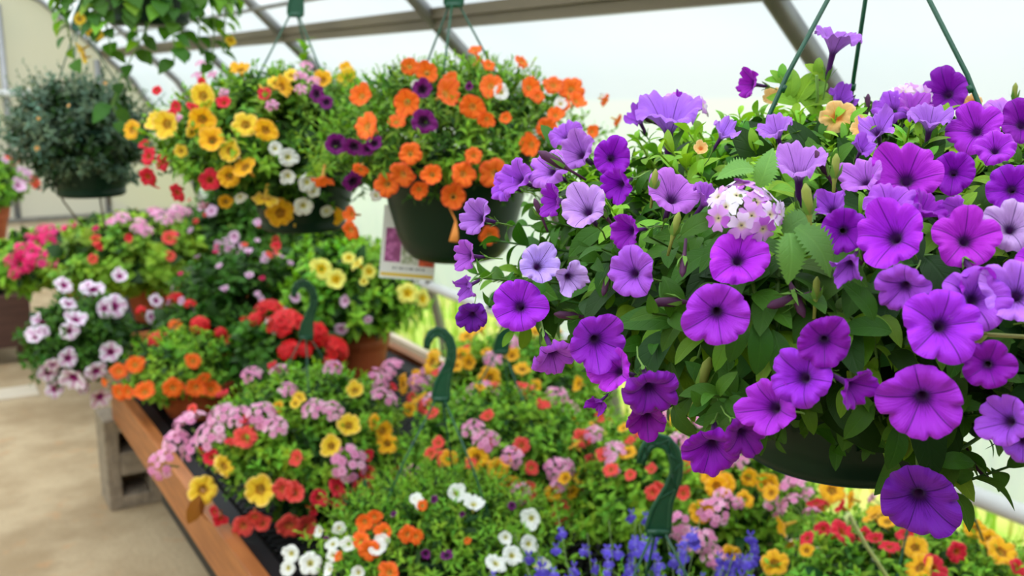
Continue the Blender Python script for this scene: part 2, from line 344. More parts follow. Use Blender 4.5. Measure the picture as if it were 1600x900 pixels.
# ------------------------------------------------------------------ flowers
def trumpet(seed, na=60, nr=14, tube_l=1.0, flare=.16, cup=.25, notch=.12, ruffle=.07, reflex=.1, round_=.5, crumple=0.0, tr=.09, crease=.2):
    """limb radius 1, facing +Z, throat at the origin, tube going back along -Z; one continuous corolla"""
    r_ = random.Random(seed); lob = [1 + r_.uniform(-.13, .1) for _ in range(5)]; tl = [r_.uniform(-.16, .14) for _ in range(5)]
    p1, p2, p3 = (r_.uniform(0, 6.28) for _ in range(3)); V = []; U = []
    nt_ = max(4, nr // 3)
    vs = [i / nt_ * .3 for i in range(nt_)] + [.3 + .7 * i / (nr - nt_) for i in range(nr - nt_ + 1)]
    for v in vs:
        for k in range(na):
            th = 2 * PI * k / na; l5 = 5 * th / (2 * PI); li = int(l5) % 5; fl = l5 - int(l5)
            # lobe centres at fl = 0 (vein), sinus at fl = .5
            ci = int(round(l5)) % 5; sinus = abs(math.cos(2.5 * th))
            edge = (1 - notch * 1.25) + notch * 1.25 * sinus ** round_
            if v < .3:
                s = v / .3; rad = tr + (flare - tr) * s ** 1.5; z = -tube_l * (1 - s)
            else:
                s = (v - .3) / .7
                w_ = s ** 2
                full = edge * lob[ci] ** sinus
                rad = flare + (full - flare) * s ** .9
                z = cup * s ** .8 - reflex * s ** 3.5
                z += tl[ci] * sinus * w_ + ruffle * w_ * math.sin(3 * th + p1) + ruffle * .7 * w_ * math.sin(8 * th + p2) + ruffle * .5 * s ** 3 * math.sin(19 * th + p3) + ruffle * .3 * s ** 3 * math.sin(13 * th + p1)
                vd = 1 - abs(fl - .5) * 2; z += crease * s * (1 - .45 * s) * (min(vd, .4) / .4) ** .8 - crease * .9 * w_ * s * max(0, vd - .7) / .3
                if crumple:
                    rad *= 1 - crumple * s * (.5 + .5 * math.sin(4 * th + p2)); z += crumple * 1.1 * s * (.4 + .6 * math.sin(3 * th + p3))
            V.append((rad * math.cos(th), rad * math.sin(th), z)); U.append((k / na, v))
    U2 = []; V2 = []
    nv = len(vs)
    for i in range(nv):                                              # a doubled seam column keeps u continuous
        for k in range(na + 1): V2.append(V[i * na + k % na]); U2.append((k / na, vs[i]))
    w = na + 1
    Fq = [[i * w + k, i * w + k + 1, (i + 1) * w + k + 1, (i + 1) * w + k] for i in range(nv - 1) for k in range(na)]
    return V2, Fq, U2
FM = {}
def flower_mesh(kind, var, mat, **kw):
    key = (kind, var, mat)
    if key not in FM:
        mb = MB(); V, Fq, U = trumpet(hash((var, 3)) % 999 + var * 17, **kw); mb.add(V, Fq, U); FM[key] = mb.mesh(kind, M[mat])
    return FM[key]
def calyx_mesh(mat_cols, tube_l=1.0, key='petunia'):
    if ('calyx', key) in FM: return FM[('calyx', key)]
    mb = MB(); g, g2 = mat_cols
    for k in range(5):
        a = 2 * PI * k / 5; x = np.array([math.cos(a), math.sin(a), 0]); y = np.array([-math.sin(a), math.cos(a), 0])
        V = []; rows = [(0, .05), (.25, .075), (.6, .06), (.8, .006)]
        for t, w in rows:
            c = np.array([0, 0, -tube_l + t * .62]) + x * (.10 + .09 * t + .2 * t * t)
            V += [c - y * w, c + x * .02, c + y * w]
        mb.add(V, [[i * 3 + j, i * 3 + j + 1, (i + 1) * 3 + j + 1, (i + 1) * 3 + j] for i in range(3) for j in range(2)], col=g)
    tube(mb, [(0, 0, -tube_l - 1.3), (.08, .03, -tube_l - .7), (0, 0, -tube_l - .1), (0, 0, -tube_l + .06)], [.035, .035, .04, .1], 6, True, col=g2)
    FM[('calyx', key)] = mb.mesh('calyx', M['stem']); return FM[('calyx', key)]
GREEN = (.16, .34, .045, 1); GREEN2 = (.2, .36, .07, 1)
PETV = [dict(cup=.74, ruffle=.07, reflex=.3), dict(cup=.92, ruffle=.08, reflex=.3, notch=.17), dict(cup=.8, ruffle=.1, reflex=.5), dict(cup=1.05, ruffle=.09, reflex=.36, notch=.15), dict(cup=.85, ruffle=.13, reflex=.2, crumple=.3), dict(cup=.66, ruffle=.07, reflex=.3, notch=.13)]
CALV = [dict(cup=.22, notch=.14, ruffle=.05, reflex=.12, round_=.6), dict(cup=.4, notch=.15, ruffle=.06, reflex=.1, round_=.6), dict(cup=.3, notch=.13, ruffle=.09, reflex=.3, round_=.6)]
def facing(p, t, dome=None, lean=.5):
    """unit axis: towards the viewer side, turned by t = (right, up), or outward from the plant when t is None"""
    toward = -unit(np.asarray(p) - EYE)
    if t is None:
        o = unit((np.asarray(p) - np.array(dome[0])) * np.array([1, 1, 1.6])); return unit(o * (1 - lean) + toward * lean + rng.normal(0, .28, 3))
    return unit(toward + RT * t[0] + UP * t[1])
def petunia(root, dome, px, py, dia, t=None, col=(140, 34, 205), var=None, push=1.03):
    p = hit(px, py, dome, push); var = int(rng.integers(0, 6)) if var is None else var
    size = dia / 2 / sc_at(p); ax = facing(p, t, dome)
    me = flower_mesh('petunia_flower', var, 'petunia', na=70, nr=18, tube_l=1.05, flare=.13, **PETV[var])
    Mx = mat_of(p - ax * size * .15, ax, size, rng.uniform(0, 6.28))
    o = part('petunia_flower', me, root, Mx); o.color = srgb(*col)
    part('calyx', calyx_mesh((GREEN, GREEN2), 1.05), o, Mx); return o
def calib(root, dome, px, py, dia, mat, t=None, name='calibrachoa_flower', push=1.02, lean=.55):
    p = hit(px, py, dome, push); size = dia / 2 / sc_at(p) * 1.04; ax = facing(p, t, dome, lean); var = int(rng.integers(0, 3))
    me = flower_mesh(name, var, mat, na=40, nr=10, tube_l=.95, flare=.2, tr=.1, **CALV[var])
    return part(name, me, root, mat_of(p - ax * size * .1, ax, size, rng.uniform(0, 6.28)))
def floret_geo(mb, p, ax, size, roll, cols, eye, notch=True, tube_l=1.2, tcol=(.25, .4, .12, 1), ring=.0):
    x, y, z = frame(ax); c, s = math.cos(roll), math.sin(roll); X = x * c + y * s; Y = -x * s + y * c
    for k in range(5):
        a = 2 * PI * k / 5; u = X * math.cos(a) + Y * math.sin(a); w = -X * math.sin(a) + Y * math.cos(a)
        col = cols[k % len(cols)]; V = []; K = []
        for t, h, zz in ((.06, .06, 0), (.38, .27, .1), (.75, .46, .1), (.98, .36, .02)):
            cen = u * t + z * zz; V += [p + size * (cen - w * h), p + size * (u * (t - (.12 if notch and t > .9 else 0)) + z * (zz - .04)), p + size * (cen + w * h)]
            kk = eye if t < .1 else col; K += [kk] * 3
        mb.add(V, [[i * 3 + j, i * 3 + j + 1, (i + 1) * 3 + j + 1, (i + 1) * 3 + j] for i in range(3) for j in range(2)], col=np.array(K))
    tube(mb, [p - z * size * tube_l, p], [size * .06, size * .1], 5, False, col=tcol)
CL = {}
def cluster_mesh(kind, pal, eye, n=13, seed=0, flat=.6, fsz=.30):
    """a head of small five-petalled florets, unit radius, dome up +Z"""
    key = (kind, seed)
    if key in CL: return CL[key]
    r_ = random.Random(seed); mb = MB()
    for i in range(n):
        z = 1 - (i + .5) / n * .95; a = i * 2.4 + r_.uniform(-.3, .3); q = math.sqrt(max(0, 1 - z * z)); d = np.array([q * math.cos(a), q * math.sin(a), z])
        c = pal[r_.randrange(len(pal))]
        floret_geo(mb, d * np.array([.85, .85, flat]), unit(d + np.array([r_.uniform(-.3, .3), r_.uniform(-.3, .3), .5])), fsz * r_.uniform(.85, 1.15), r_.uniform(0, 6), [c], eye, tube_l=1.0)
    tube(mb, [(0, 0, -1.6), (0, 0, -.2)], .07, 6, False, col=(.2, .34, .08, 1))
    CL[key] = mb.mesh(kind, M['col']); return CL[key]
PINK = [srgb(236, 160, 200), srgb(226, 140, 186), srgb(244, 184, 214)]
REDG = [srgb(222, 14, 24), srgb(206, 8, 20), srgb(232, 40, 40)]
MAG = [srgb(232, 20, 110), srgb(214, 12, 96), srgb(240, 60, 136)]
def cluster(root, dome, px, py, dia, kind='pink', push=1.03):
    p = hit(px, py, dome, push); size = dia / 2 / sc_at(p); ax = facing(p, None, dome, .35) + np.array([0, 0, .4]); s = int(rng.integers(0, 3))
    name, pal, eye, n, fl, fs = {'pink': ('verbena_cluster', PINK, srgb(214, 110, 160), 15, .6, .27), 'red': ('geranium_head', REDG, srgb(170, 6, 16), 20, .75, .34), 'magenta': ('pink_flower_head', MAG, srgb(180, 8, 80), 13, .6, .3)}[kind]
    return part(name, cluster_mesh(name, pal, eye, n, s, fl, fs), root, mat_of(p, ax, size, rng.uniform(0, 6)))
# ------------------------------------------------------------------ pots and hangers
def pot_mesh(kind, R=.15, H=.2):
    if kind in FM: return FM[kind]
    mb = MB()
    if kind == 'hanging_pot':
        prof = [(0.0001, 0), (R * .60, 0), (R * .64, .004), (R * .66, .012), (R * .64, .018), (R * .67, .03), (R * .78, H * .45), (R * .90, H * .8), (R * .93, H * .86), (R * .99, H * .88), (R * 1.02, H * .93), (R * 1.02, H * .985), (R * .98, H), (R * .94, H * .985), (R * .90, H * .9), (R * .85, H * .75)]
        m = M['pot']
    elif kind == 'round_hanging_pot':
        prof = [(0.0001, 0), (R * .45, 0), (R * .58, .006), (R * .68, .022), (R * .76, .05), (R * .87, H * .55), (R * .94, H * .84), (R * .99, H * .87), (R * 1.02, H * .93), (R * 1.02, H * .985), (R * .98, H), (R * .94, H * .985), (R * .90, H * .9), (R * .85, H * .75)]
        m = M['pot']
    else:
        prof = [(0.0001, 0), (R * .66, 0), (R * .68, .006), (R * .70, .02), (R * .88, H * .66), (R * .89, H * .68), (R * .95, H * .71), (R * .965, H * .8), (R * .95, H * .82), (R * .985, H * .84), (R * 1.0, H * .95), (R * 1.02, H * .99), (R, H), (R * .94, H * .985), (R * .88, H * .8)]
        m = M['terra']
    lathe(mb, prof, 56); FM[kind] = mb.mesh('pot', m); return FM[kind]
def soil_mesh(R, key):
    if key in FM: return FM[key]
    mb = MB(); n = 28; V = [(0, 0, R * .16)]; fs = []
    for j in range(1, 5):
        for k in range(n): V.append((R * j / 4 * math.cos(2 * PI * k / n), R * j / 4 * math.sin(2 * PI * k / n), R * .16 * (1 - (j / 4) ** 2) + rng.normal(0, .003)))
    fs += [[0, 1 + k, 1 + (k + 1) % n] for k in range(n)]
    for j in range(3): fs += [[1 + j * n + k, 1 + (j + 1) * n + k, 1 + (j + 1) * n + (k + 1) % n, 1 + j * n + (k + 1) % n] for k in range(n)]
    mb.add(V, fs); FM[key] = mb.mesh('soil', M['soil']); return FM[key]
def hook_mesh():
    """flat moulded hook: two rails, a thin web, zigzag ribs and a slotted plate below; lies in the XZ plane, plate foot at the origin"""
    if 'hook' in FM: return FM['hook']
    mb = MB(); P = [(0, 0), (.001, .012), (.004, .03), (.010, .048), (.019, .066), (.025, .084), (.0255, .100), (.020, .117), (.009, .129), (-.005, .133), (-.018, .127), (-.026, .114), (-.0285, .1)]
    Wd = [.016, .0165, .014, .0095, .0074, .0068, .0066, .0066, .0066, .0064, .0058, .0045, .0025]
    n = len(P); L = []; Rr = []
    for i in range(n):
        a = np.array(P[max(i - 1, 0)]); b_ = np.array(P[min(i + 1, n - 1)]); t = (b_ - a) / np.linalg.norm(b_ - a); nn = np.array([-t[1], t[0]])
        l = np.array(P[i]) + nn * Wd[i]; r = np.array(P[i]) - nn * Wd[i]; L.append((l[0], 0, l[1])); Rr.append((r[0], 0, r[1]))
    for side in (L, Rr): tube(mb, side, .0026, 8, True, flat=1.6)
    for y in (-.0012, .0012):                                       # web
        V = []
        for l, r in zip(L, Rr): V += [(l[0], y, l[2]), (r[0], y, r[2])]
        mb.add(V, [[2 * i, 2 * i + 1, 2 * i + 3, 2 * i + 2] for i in range(n - 1)])
    for i in range(3, n - 1):
        a, b_ = (L[i], Rr[i + 1]) if i % 2 else (Rr[i], L[i + 1])
        for y in (-.002, .002):
            mid = [((a[0] + b_[0]) / 2, y, (a[2] + b_[2]) / 2)]
            tube(mb, [(a[0], y, a[2]), mid[0], (b_[0], y, b_[2])], .0012, 5)
    box(mb, (-.017, -.004, -.004), (.017, .004, .006))
    mb.v = [v * np.array([.95, 1, 1.08]) for v in mb.v]
    FM['hook'] = mb.mesh('hook', M['hanger']); return FM['hook']
def hanger(root, x, y, zrim, R, zap, ang=0.0, yaw=0.0):
    mh = MB()
    Mp = Matrix.Translation((x, y, zap))
    q = part('hanger', hook_mesh(), root, Mp @ Matrix.Rotation(yaw, 4, 'Z'))
    for k in range(3):
        a = ang + 2 * PI * k / 3; w = MB()
        e = np.array([x + R * math.cos(a), y + R * math.sin(a), zrim]); s = np.array([x + .012 * math.cos(a), y + .012 * math.sin(a), zap])
        b_ = e + (s - e) * .55 + np.array([math.cos(a), math.sin(a), 0]) * .01
        tube(w, [e + np.array([0, 0, -.02]), e, e + (s - e) * .28 + np.array([math.cos(a), math.sin(a), 0]) * .008, b_, s], .0021, 7)
        for f_ in (.18, .5): 
            qn = e + (s - e) * f_ + np.array([math.cos(a), math.sin(a), 0]) * .008; tube(w, [qn, qn + (s - e) * .02], .003, 7)
        part('wire', w.mesh('wire', M['hanger']), q)
    return q
VIEW_YAW = -PSI
def basket(name, loc, label, cat, dome, pot='hanging_pot', R=.15, H=.2, zap=None, ang=.3, group=None, hk=True):
    root = empty(name, loc, label, cat, group); x, y, z = loc
    me = pot_mesh(pot, R, H)
    o = part('pot', me, root, Matrix.Translation(loc))
    part('soil', soil_mesh(R * .9, 'soil_%d' % int(R * 1000)), root, Matrix.Translation((x, y, z + H * .86)))
    if hk: hanger(root, x, y, z + H, R * 1.0, zap if zap else z + H + .27, ang, VIEW_YAW)
    return root
def finish_foliage(root, lv, mb, tmpl=T_OV, mat='leaf', leafname='foliage'):
    part(leafname, lv.mesh(leafname, tmpl, M[mat]), root)
    if mb.n: part('stems', mb.mesh('stems', M['stem']), root)
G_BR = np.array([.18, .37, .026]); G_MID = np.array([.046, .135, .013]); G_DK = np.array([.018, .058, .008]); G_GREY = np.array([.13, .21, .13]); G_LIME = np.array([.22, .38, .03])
exec_parts = []
# ================================================================== SETTING
def greenhouse():
    prof = [(2.54, 0.0), (2.53, .15), (2.437, .533), (2.30, .85), (2.13, 1.22), (1.915, 1.57), (1.80, 1.68), (1.70, 1.775), (1.55, 1.92), (1.21, 2.24), (.8, 2.46), (.2, 2.63), (-.4, 2.69)]
    full = prof + [(-.8 - x, z) for x, z in prof[-2::-1]]
    # pipe hoops
    ys = [0.09 - 1.63, .09, 1.72, 3.35, 4.98, 6.61, 8.24, 9.95]
    for i, y in enumerate(ys):
        mb = MB(); tube(mb, [(x, y, z) for x, z in full], .026, 12); struct('trim_%d' % (i + 1), mb.mesh('hoop', M['steel']))
    def strip(pts, off):
        V = []
        for j, (x, z) in enumerate(pts):
            a = np.array(pts[max(j - 1, 0)]); b_ = np.array(pts[min(j + 1, len(pts) - 1)]); t = (b_ - a) / np.linalg.norm(b_ - a); nn = np.array([t[1], -t[0]]) * off
            V.append((x + nn[0], z + nn[1]))
        return V
    def sheet(name, pts, y0=-1.54, y1=9.99, nn=16, mt='film'):
        mb = MB(); Q = strip(pts, .03); V = []; w = nn + 1
        for x, z in Q:
            for k in range(w): V.append((x, y0 + (y1 - y0) * k / nn, z))
        mb.add(V, [[i * w + k, i * w + k + 1, (i + 1) * w + k + 1, (i + 1) * w + k] for i in range(len(Q) - 1) for k in range(nn)])
        return struct(name, mb.mesh(name, M[mt]))
    right = [(2.455, .47)] + prof[2:9]; top = prof[8:] + [(-.8 - x, z) for x, z in prof[-2:7:-1]]; left = [(-.8 - x, z) for x, z in right[::-1]]
    sheet('wall_right', right, mt='filmside'); sheet('ceiling', top); sheet('wall_left', left, mt='filmdim')
    def gable(name, y, mat):
        mb = MB(); ar = full; V = [(x, y, z) for x, z in ar]; V.append((-.4, y, 0)); c = len(V) - 1
        mb.add(V, [[i, i + 1, c] for i in range(len(ar) - 1)]); return struct(name, mb.mesh(name, M[mat], False))
    gable('wall_far', 9.99, 'filmend'); gable('wall_near', -1.6, 'board')  # near wall is unseen, made opaque and dark for contrast
    # end wall studs, bars and base board
    mb = MB()
    for x in (-1.6, .86, 1.62): tube(mb, [(x, 9.93, 0), (x, 9.93, 2.2 if x < 1.5 else 1.75)], .03, 8)
    struct('trim_9', mb.mesh('post', M['steel']))
    mb = MB(); tube(mb, [(-3.0, 9.9, 1.46), (1.05, 9.9, 1.46)], .035, 10); struct('trim_10', mb.mesh('bar', M['rollpipe']))
    mb = MB(); box(mb, (-3.2, 9.86, .0), (2.5, 9.95, .15)); box(mb, (-3.2, 9.87, .16), (2.5, 9.95, .35)); 
    o = struct('baseboard_far', mb.mesh('baseboard', M['paint'], False))
    mb = MB(); box(mb, (-3.2, 9.85, .35), (2.5, 9.93, .385)); struct('trim_11', mb.mesh('trim', M['steel'], False))  # strip stands in for the edge shadow above the base board
    # purlins
    mb = MB(); box(mb, (1.672, -1.5, 1.765), (1.712, 9.95, 1.80)); box(mb, (1.655, -1.5, 1.80), (1.70, 9.95, 1.835)); struct('trim_12', mb.mesh('purlin', M['chan'], False))
    mb = MB(); tube(mb, [(1.53, -1.5, 1.915), (1.53, 9.95, 1.915)], .011, 8); struct('trim_13', mb.mesh('purlin', M['steel']))
    # roll-up pipe at the foot of the side film, base board
    mb = MB(); tube(mb, [(2.45, -1.5, .47), (2.45, 9.9, .47)], .028, 14); struct('trim_14', mb.mesh('roll_up_pipe', M['rollpipe']))
    mb = MB(); box(mb, (2.40, -1.5, 0), (2.44, 9.9, .1)); struct('baseboard_right', mb.mesh('baseboard', M['paint'], False))
    mb = MB(); tube(mb, [(2.36, 1.78, 0), (2.36, 1.78, 1.0)], .018, 10); struct('trim_15', mb.mesh('guide_post', M['steel']))
    # support conduits the baskets hang from
    for i, (x, z, y1) in enumerate(((.8, 1.868, 3.2), (.5, 1.868, 3.4), (.60, 2.345, 3.1))):
        mb = MB(); tube(mb, [(x, -1.5, z), (x, y1, z)], .008, 8); struct('trim_%d' % (16 + i), mb.mesh('conduit', M['steel']))
    mb = MB(); box(mb, (-3.3, -1.6, -.1), (2.40, 10, 0)); struct('floor', mb.mesh('floor', M['floor'], False))
    mb = MB(); box(mb, (-3.2, 5.55, 0), (.5, 5.75, .012)); struct('trim_19', mb.mesh('pale_floor_strip', M['paint'], False))  # thin pale strip across the far floor
    mb = MB(); mb.add([(2.44, -30, -.01), (60, -30, -.01), (60, 60, -.01), (2.44, 60, -.01)], [[0, 1, 2, 3]]); struct('ground', mb.mesh('ground', M['turf'], False))
    mb = MB(); mb.add([(-60, -30, -.02), (-3.3, -30, -.02), (-3.3, 60, -.02), (-60, 60, -.02)], [[0, 1, 2, 3]]); struct('ground_far_side', mb.mesh('ground', M['turf'], False))
    # long grass outside the rolled-up side
    lv = Leaves()
    for _ in range(9000):
        x = 2.5 + rng.random() ** 1.5 * 4.5; y = rng.uniform(.2, 11); a = rng.uniform(0, 6.28)
        lv.add(np.array([x, y, -.01]), np.array([.5 * math.cos(a), .5 * math.sin(a), 1]), np.array([math.cos(a), math.sin(a), .2]), rng.uniform(.06, .24), jit(np.array([.26, .44, .05]) if rng.random() < .75 else np.array([.5, .48, .2]), .25))
    o = part('grass', lv.mesh('grass', leaf_template(.08, 4, .3, .1), M['leaf'])); o['kind'] = 'stuff'; o['label'] = 'bright long grass growing outside the rolled up side'; o['category'] = 'grass'
greenhouse()
# ================================================================== BENCH AND OTHER FURNITURE
def bench(name, x0, x1, y0, y1, z, label, wood):
    root = empty(name, (x0, y0, 0), label, 'bench')
    def b(nm, lo, hi, mt):
        mb = MB(); box(mb, lo, hi); o = part(nm, mb.mesh(nm, M[mt], False), root); bevel(o, .004); return o
    b('side_rail', (x0, y0, z - .14), (x0 + .04, y1, z), wood); b('side_rail', (x1 - .04, y0, z - .14), (x1, y1, z), wood)
    b('end_rail', (x0 + .04, y1 - .04, z - .14), (x1 - .04, y1, z), wood); b('end_rail', (x0 + .04, y0, z - .14), (x1 - .04, y0 + .04, z), wood)
    mb = MB(); n = int((y1 - y0) / .034)
    for i in range(n): 
        y = y0 + .06 + i * (y1 - y0 - .1) / n; box(mb, (x0 + .1, y, z - .04), (x1 - .1, y + .016, z - .022))
    for i in range(int((x1 - x0) / .075)):
        x = x0 + .1 + i * .075; box(mb, (x, y0 + .05, z - .045), (x + .012, y1 - .05, z - .022))
    box(mb, (x0 + .045, y0 + .045, z - .06), (x0 + .09, y1 - .045, z - .02)); box(mb, (x1 - .12, y0 + .045, z - .06), (x1 - .045, y1 - .045, z - .02))
    part('mesh_deck', mb.mesh('mesh_deck', M['black'], False), root)
    b('black_skirt', (x0 + .02, y0 + .1, .27), (x0 + .028, y1 - .7, z - .135), 'black')  # thin black strip below the side rail
    for f in (.15, .5, .85): b('cross_beam', (x0 + .04, y0 + (y1 - y0) * f - .02, z - .16), (x1 - .04, y0 + (y1 - y0) * f + .02, z - .06), wood)
    return root
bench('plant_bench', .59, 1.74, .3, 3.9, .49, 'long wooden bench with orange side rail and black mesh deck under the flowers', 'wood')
def cinder(x, y, label):
    # upright hollow block, its two cores opening towards the aisle end
    mb = MB(); w, d, h = .2, .19, .35; t = .05
    for lo, hi in (((0, 0, 0), (t, d, h)), ((w - t, 0, 0), (w, d, h)), ((t, 0, 0), (w - t, d, t)), ((t, 0, h - t), (w - t, d, h)), ((t, 0, h / 2 - .045), (w - t, d, h / 2 + .045)), ((t, d * .75, t), (w - t, d * .8, h - t))):
        box(mb, lo, hi)
    o = part('cinder_block', mb.mesh('cinder_block', M['block'], False), None, Matrix.Translation((x, y, 0))); bevel(o, .006)
    o['label'] = label; o['category'] = 'concrete block'
cinder(.55, 3.86, 'upright hollow concrete block holding up the far aisle corner of the bench')
# brown bench across the aisle at the far left
root = empty('brown_bench', (.2, 6.3, 0), 'dark brown wooden bench at the far left edge with terracotta pot on top', 'bench')
def bb(nm, lo, hi, mt='brown'):
    mb = MB(); box(mb, lo, hi); o = part(nm, mb.mesh(nm, M[mt], False), root); bevel(o, .004)
bb('plank', (-1.2, 6.26, .10), (.56, 6.30, .40)); bb('leg', (.48, 6.30, 0), (.56, 6.40, .50)); bb('leg', (-1.2, 6.30, 0), (-1.1, 6.4, .5)); bb('leg', (.48, 7.3, 0), (.56, 7.4, .5)); bb('leg', (-1.2, 7.3, 0), (-1.1, 7.4, .5))
bb('top', (-1.25, 6.28, .5), (.62, 7.45, .55)); bb('back_panel', (-1.15, 7.2, .05), (.5, 7.25, .48), 'black')
# ================================================================== THE BIG PURPLE BASKET
def purple_basket():
    x, y, zb = .744, .632, 1.25
    dome = ((x, y, 1.44), .355, .125, .165)
    root = basket('hanging_basket', (x, y, zb), 'large hanging basket overflowing with purple petunias, nearest to the viewer', 'hanging basket', dome, zap=1.725, ang=2.95)
    lv = Leaves(); mb = MB(); c = np.array(dome[0])
    core = (dome[0], .30, .10, .13)
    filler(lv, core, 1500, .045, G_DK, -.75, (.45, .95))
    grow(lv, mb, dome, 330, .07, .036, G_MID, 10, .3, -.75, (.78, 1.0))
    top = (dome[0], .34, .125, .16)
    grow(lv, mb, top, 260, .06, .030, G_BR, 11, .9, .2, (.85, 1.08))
    # trailing shoots at the underside, left, right and front
    for px, py, D, L, dr in [(770, 440, .95, .09, (-1, -.2)), (800, 520, .93, .08, (-.7, -.6)), (880, 560, .92, .08, (-.4, -1)), (1010, 600, .86, .1, (-.3, -1)), (1060, 640, .82, .09, (.1, -1)), (1090, 560, .74, .08, (-.3, -.8)), (1150, 560, .70, .08, (.2, -1)),
                             (1190, 520, .68, .07, (.2, -1)), (1340, 640, .70, .09, (.2, -1)), (1400, 690, .76, .07, (-.2, -.6)), (1450, 700, .78, .1, (.7, -.6)), (1520, 735, .80, .07, (1, -.2)), (1600, 650, .86, .1, (.6, -.8)), (1500, 640, .76, .1, (.3, -1)), (1560, 600, .78, .1, (.5, -1)),
                             (1215, 590, .68, .08, (.0, -1)), (1280, 570, .68, .08, (.3, -1)), (1370, 560, .68, .08, (.2, -1)), (1420, 580, .7, .08, (-.2, -1)), (1030, 540, .78, .08, (-.3, -.8)), (970, 520, .82, .08, (-.4, -.8)), (930, 470, .84, .08, (-.5, -.6)), (1345, 505, .67, .06, (.6, -.2))]:
        tip = at(px, py, D); g = unit(RT * dr[0] + UP * dr[1]); base = tip - g * L
        mid = (base + tip) / 2 + UP * .006; inner = base * .6 + c * .4 - np.array([0, 0, .0])
        tube(mb, [inner, base, mid, tip], [.0022, .002, .0017, .001], 5, False, col=(.13, .26, .05, 1))
        xx, yy, _ = frame(g)
        for k in range(11):
            s = (k + .2) / 11; p = tip + (base - tip) * s; a = k * 2.4; rad = math.cos(a) * xx + math.sin(a) * yy; th = .5 + .8 * min(1, 2 * s)
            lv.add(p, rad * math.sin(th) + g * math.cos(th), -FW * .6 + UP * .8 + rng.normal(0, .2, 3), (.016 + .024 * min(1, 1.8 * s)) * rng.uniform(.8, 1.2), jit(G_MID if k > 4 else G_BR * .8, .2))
    # leafy shoot standing up left of the lone upright bloom
    P = [at(1300, 215, .93), at(1268, 175, .92), at(1235, 140, .92), at(1218, 118, .92)]; tube(mb, P, .0016, 5, False, col=GREEN2)
    for px, py, L_, d_ in [(1237, 130, .032, (.15, 1)), (1260, 135, .036, (.5, .8)), (1275, 140, .03, (.8, .6)), (1282, 155, .03, (1, .3)), (1225, 155, .028, (-.8, .3)), (1270, 168, .034, (.7, -.6)), (1215, 120, .018, (-.5, .8)), (1222, 112, .018, (.2, 1)), (1210, 125, .016, (-1, .3)), (1228, 120, .018, (.6, .8)), (1276, 112, .024, (-.6, .7)), (1282, 116, .02, (.8, .4)), (1278, 104, .02, (.3, 1))]:
        p = at(px, py, .92); lv.add(p - unit(RT * d_[0] + UP * d_[1]) * L_ * .5, RT * d_[0] + UP * d_[1], -FW + UP * .3, L_, jit(G_BR, .15))
    # broad rounded leaves seen singly on the shaded front
    for px, py, D, L, d in [(1355, 512, .655, .032, (-.9, .15)), (1397, 697, .742, .034, (-.2, -.9)), (1185, 540, .66, .036, (0, -1)), (1215, 555, .665, .034, (.2, -1)), (1150, 530, .665, .03, (-.3, -1)), (1010, 500, .72, .042, (-.9, .1)), (1340, 655, .70, .03, (-.4, -.4)), (1050, 470, .70, .036, (.3, -.8)), (1490, 720, .75, .03, (.7, .1)), (1480, 738, .76, .03, (-.1, -1)), (915, 375, .80, .034, (-.8, -.5)), (1345, 470, .64, .03, (-.4, .6)), (1095, 350, .66, .03, (.5, .3)), (860, 215, 1.02, .03, (-.4, .8)), (1320, 420, .63, .034, (.7, -.3)), (1110, 470, .66, .03, (-.7, -.2))]:
        p = at(px, py, D); lv.add(p - unit(RT * d[0] + UP * d[1]) * L * .5, RT * d[0] + UP * d[1] - FW * .15, -FW + UP * .55, L, jit(G_MID * 1.05, .12))
    finish_foliage(root, lv, mb, T_FINE)
    V1 = (180, 46, 220); V2 = (148, 18, 188); V3 = (174, 82, 222); V4 = (190, 116, 230); V5 = (208, 162, 234); V0 = (116, 18, 170)
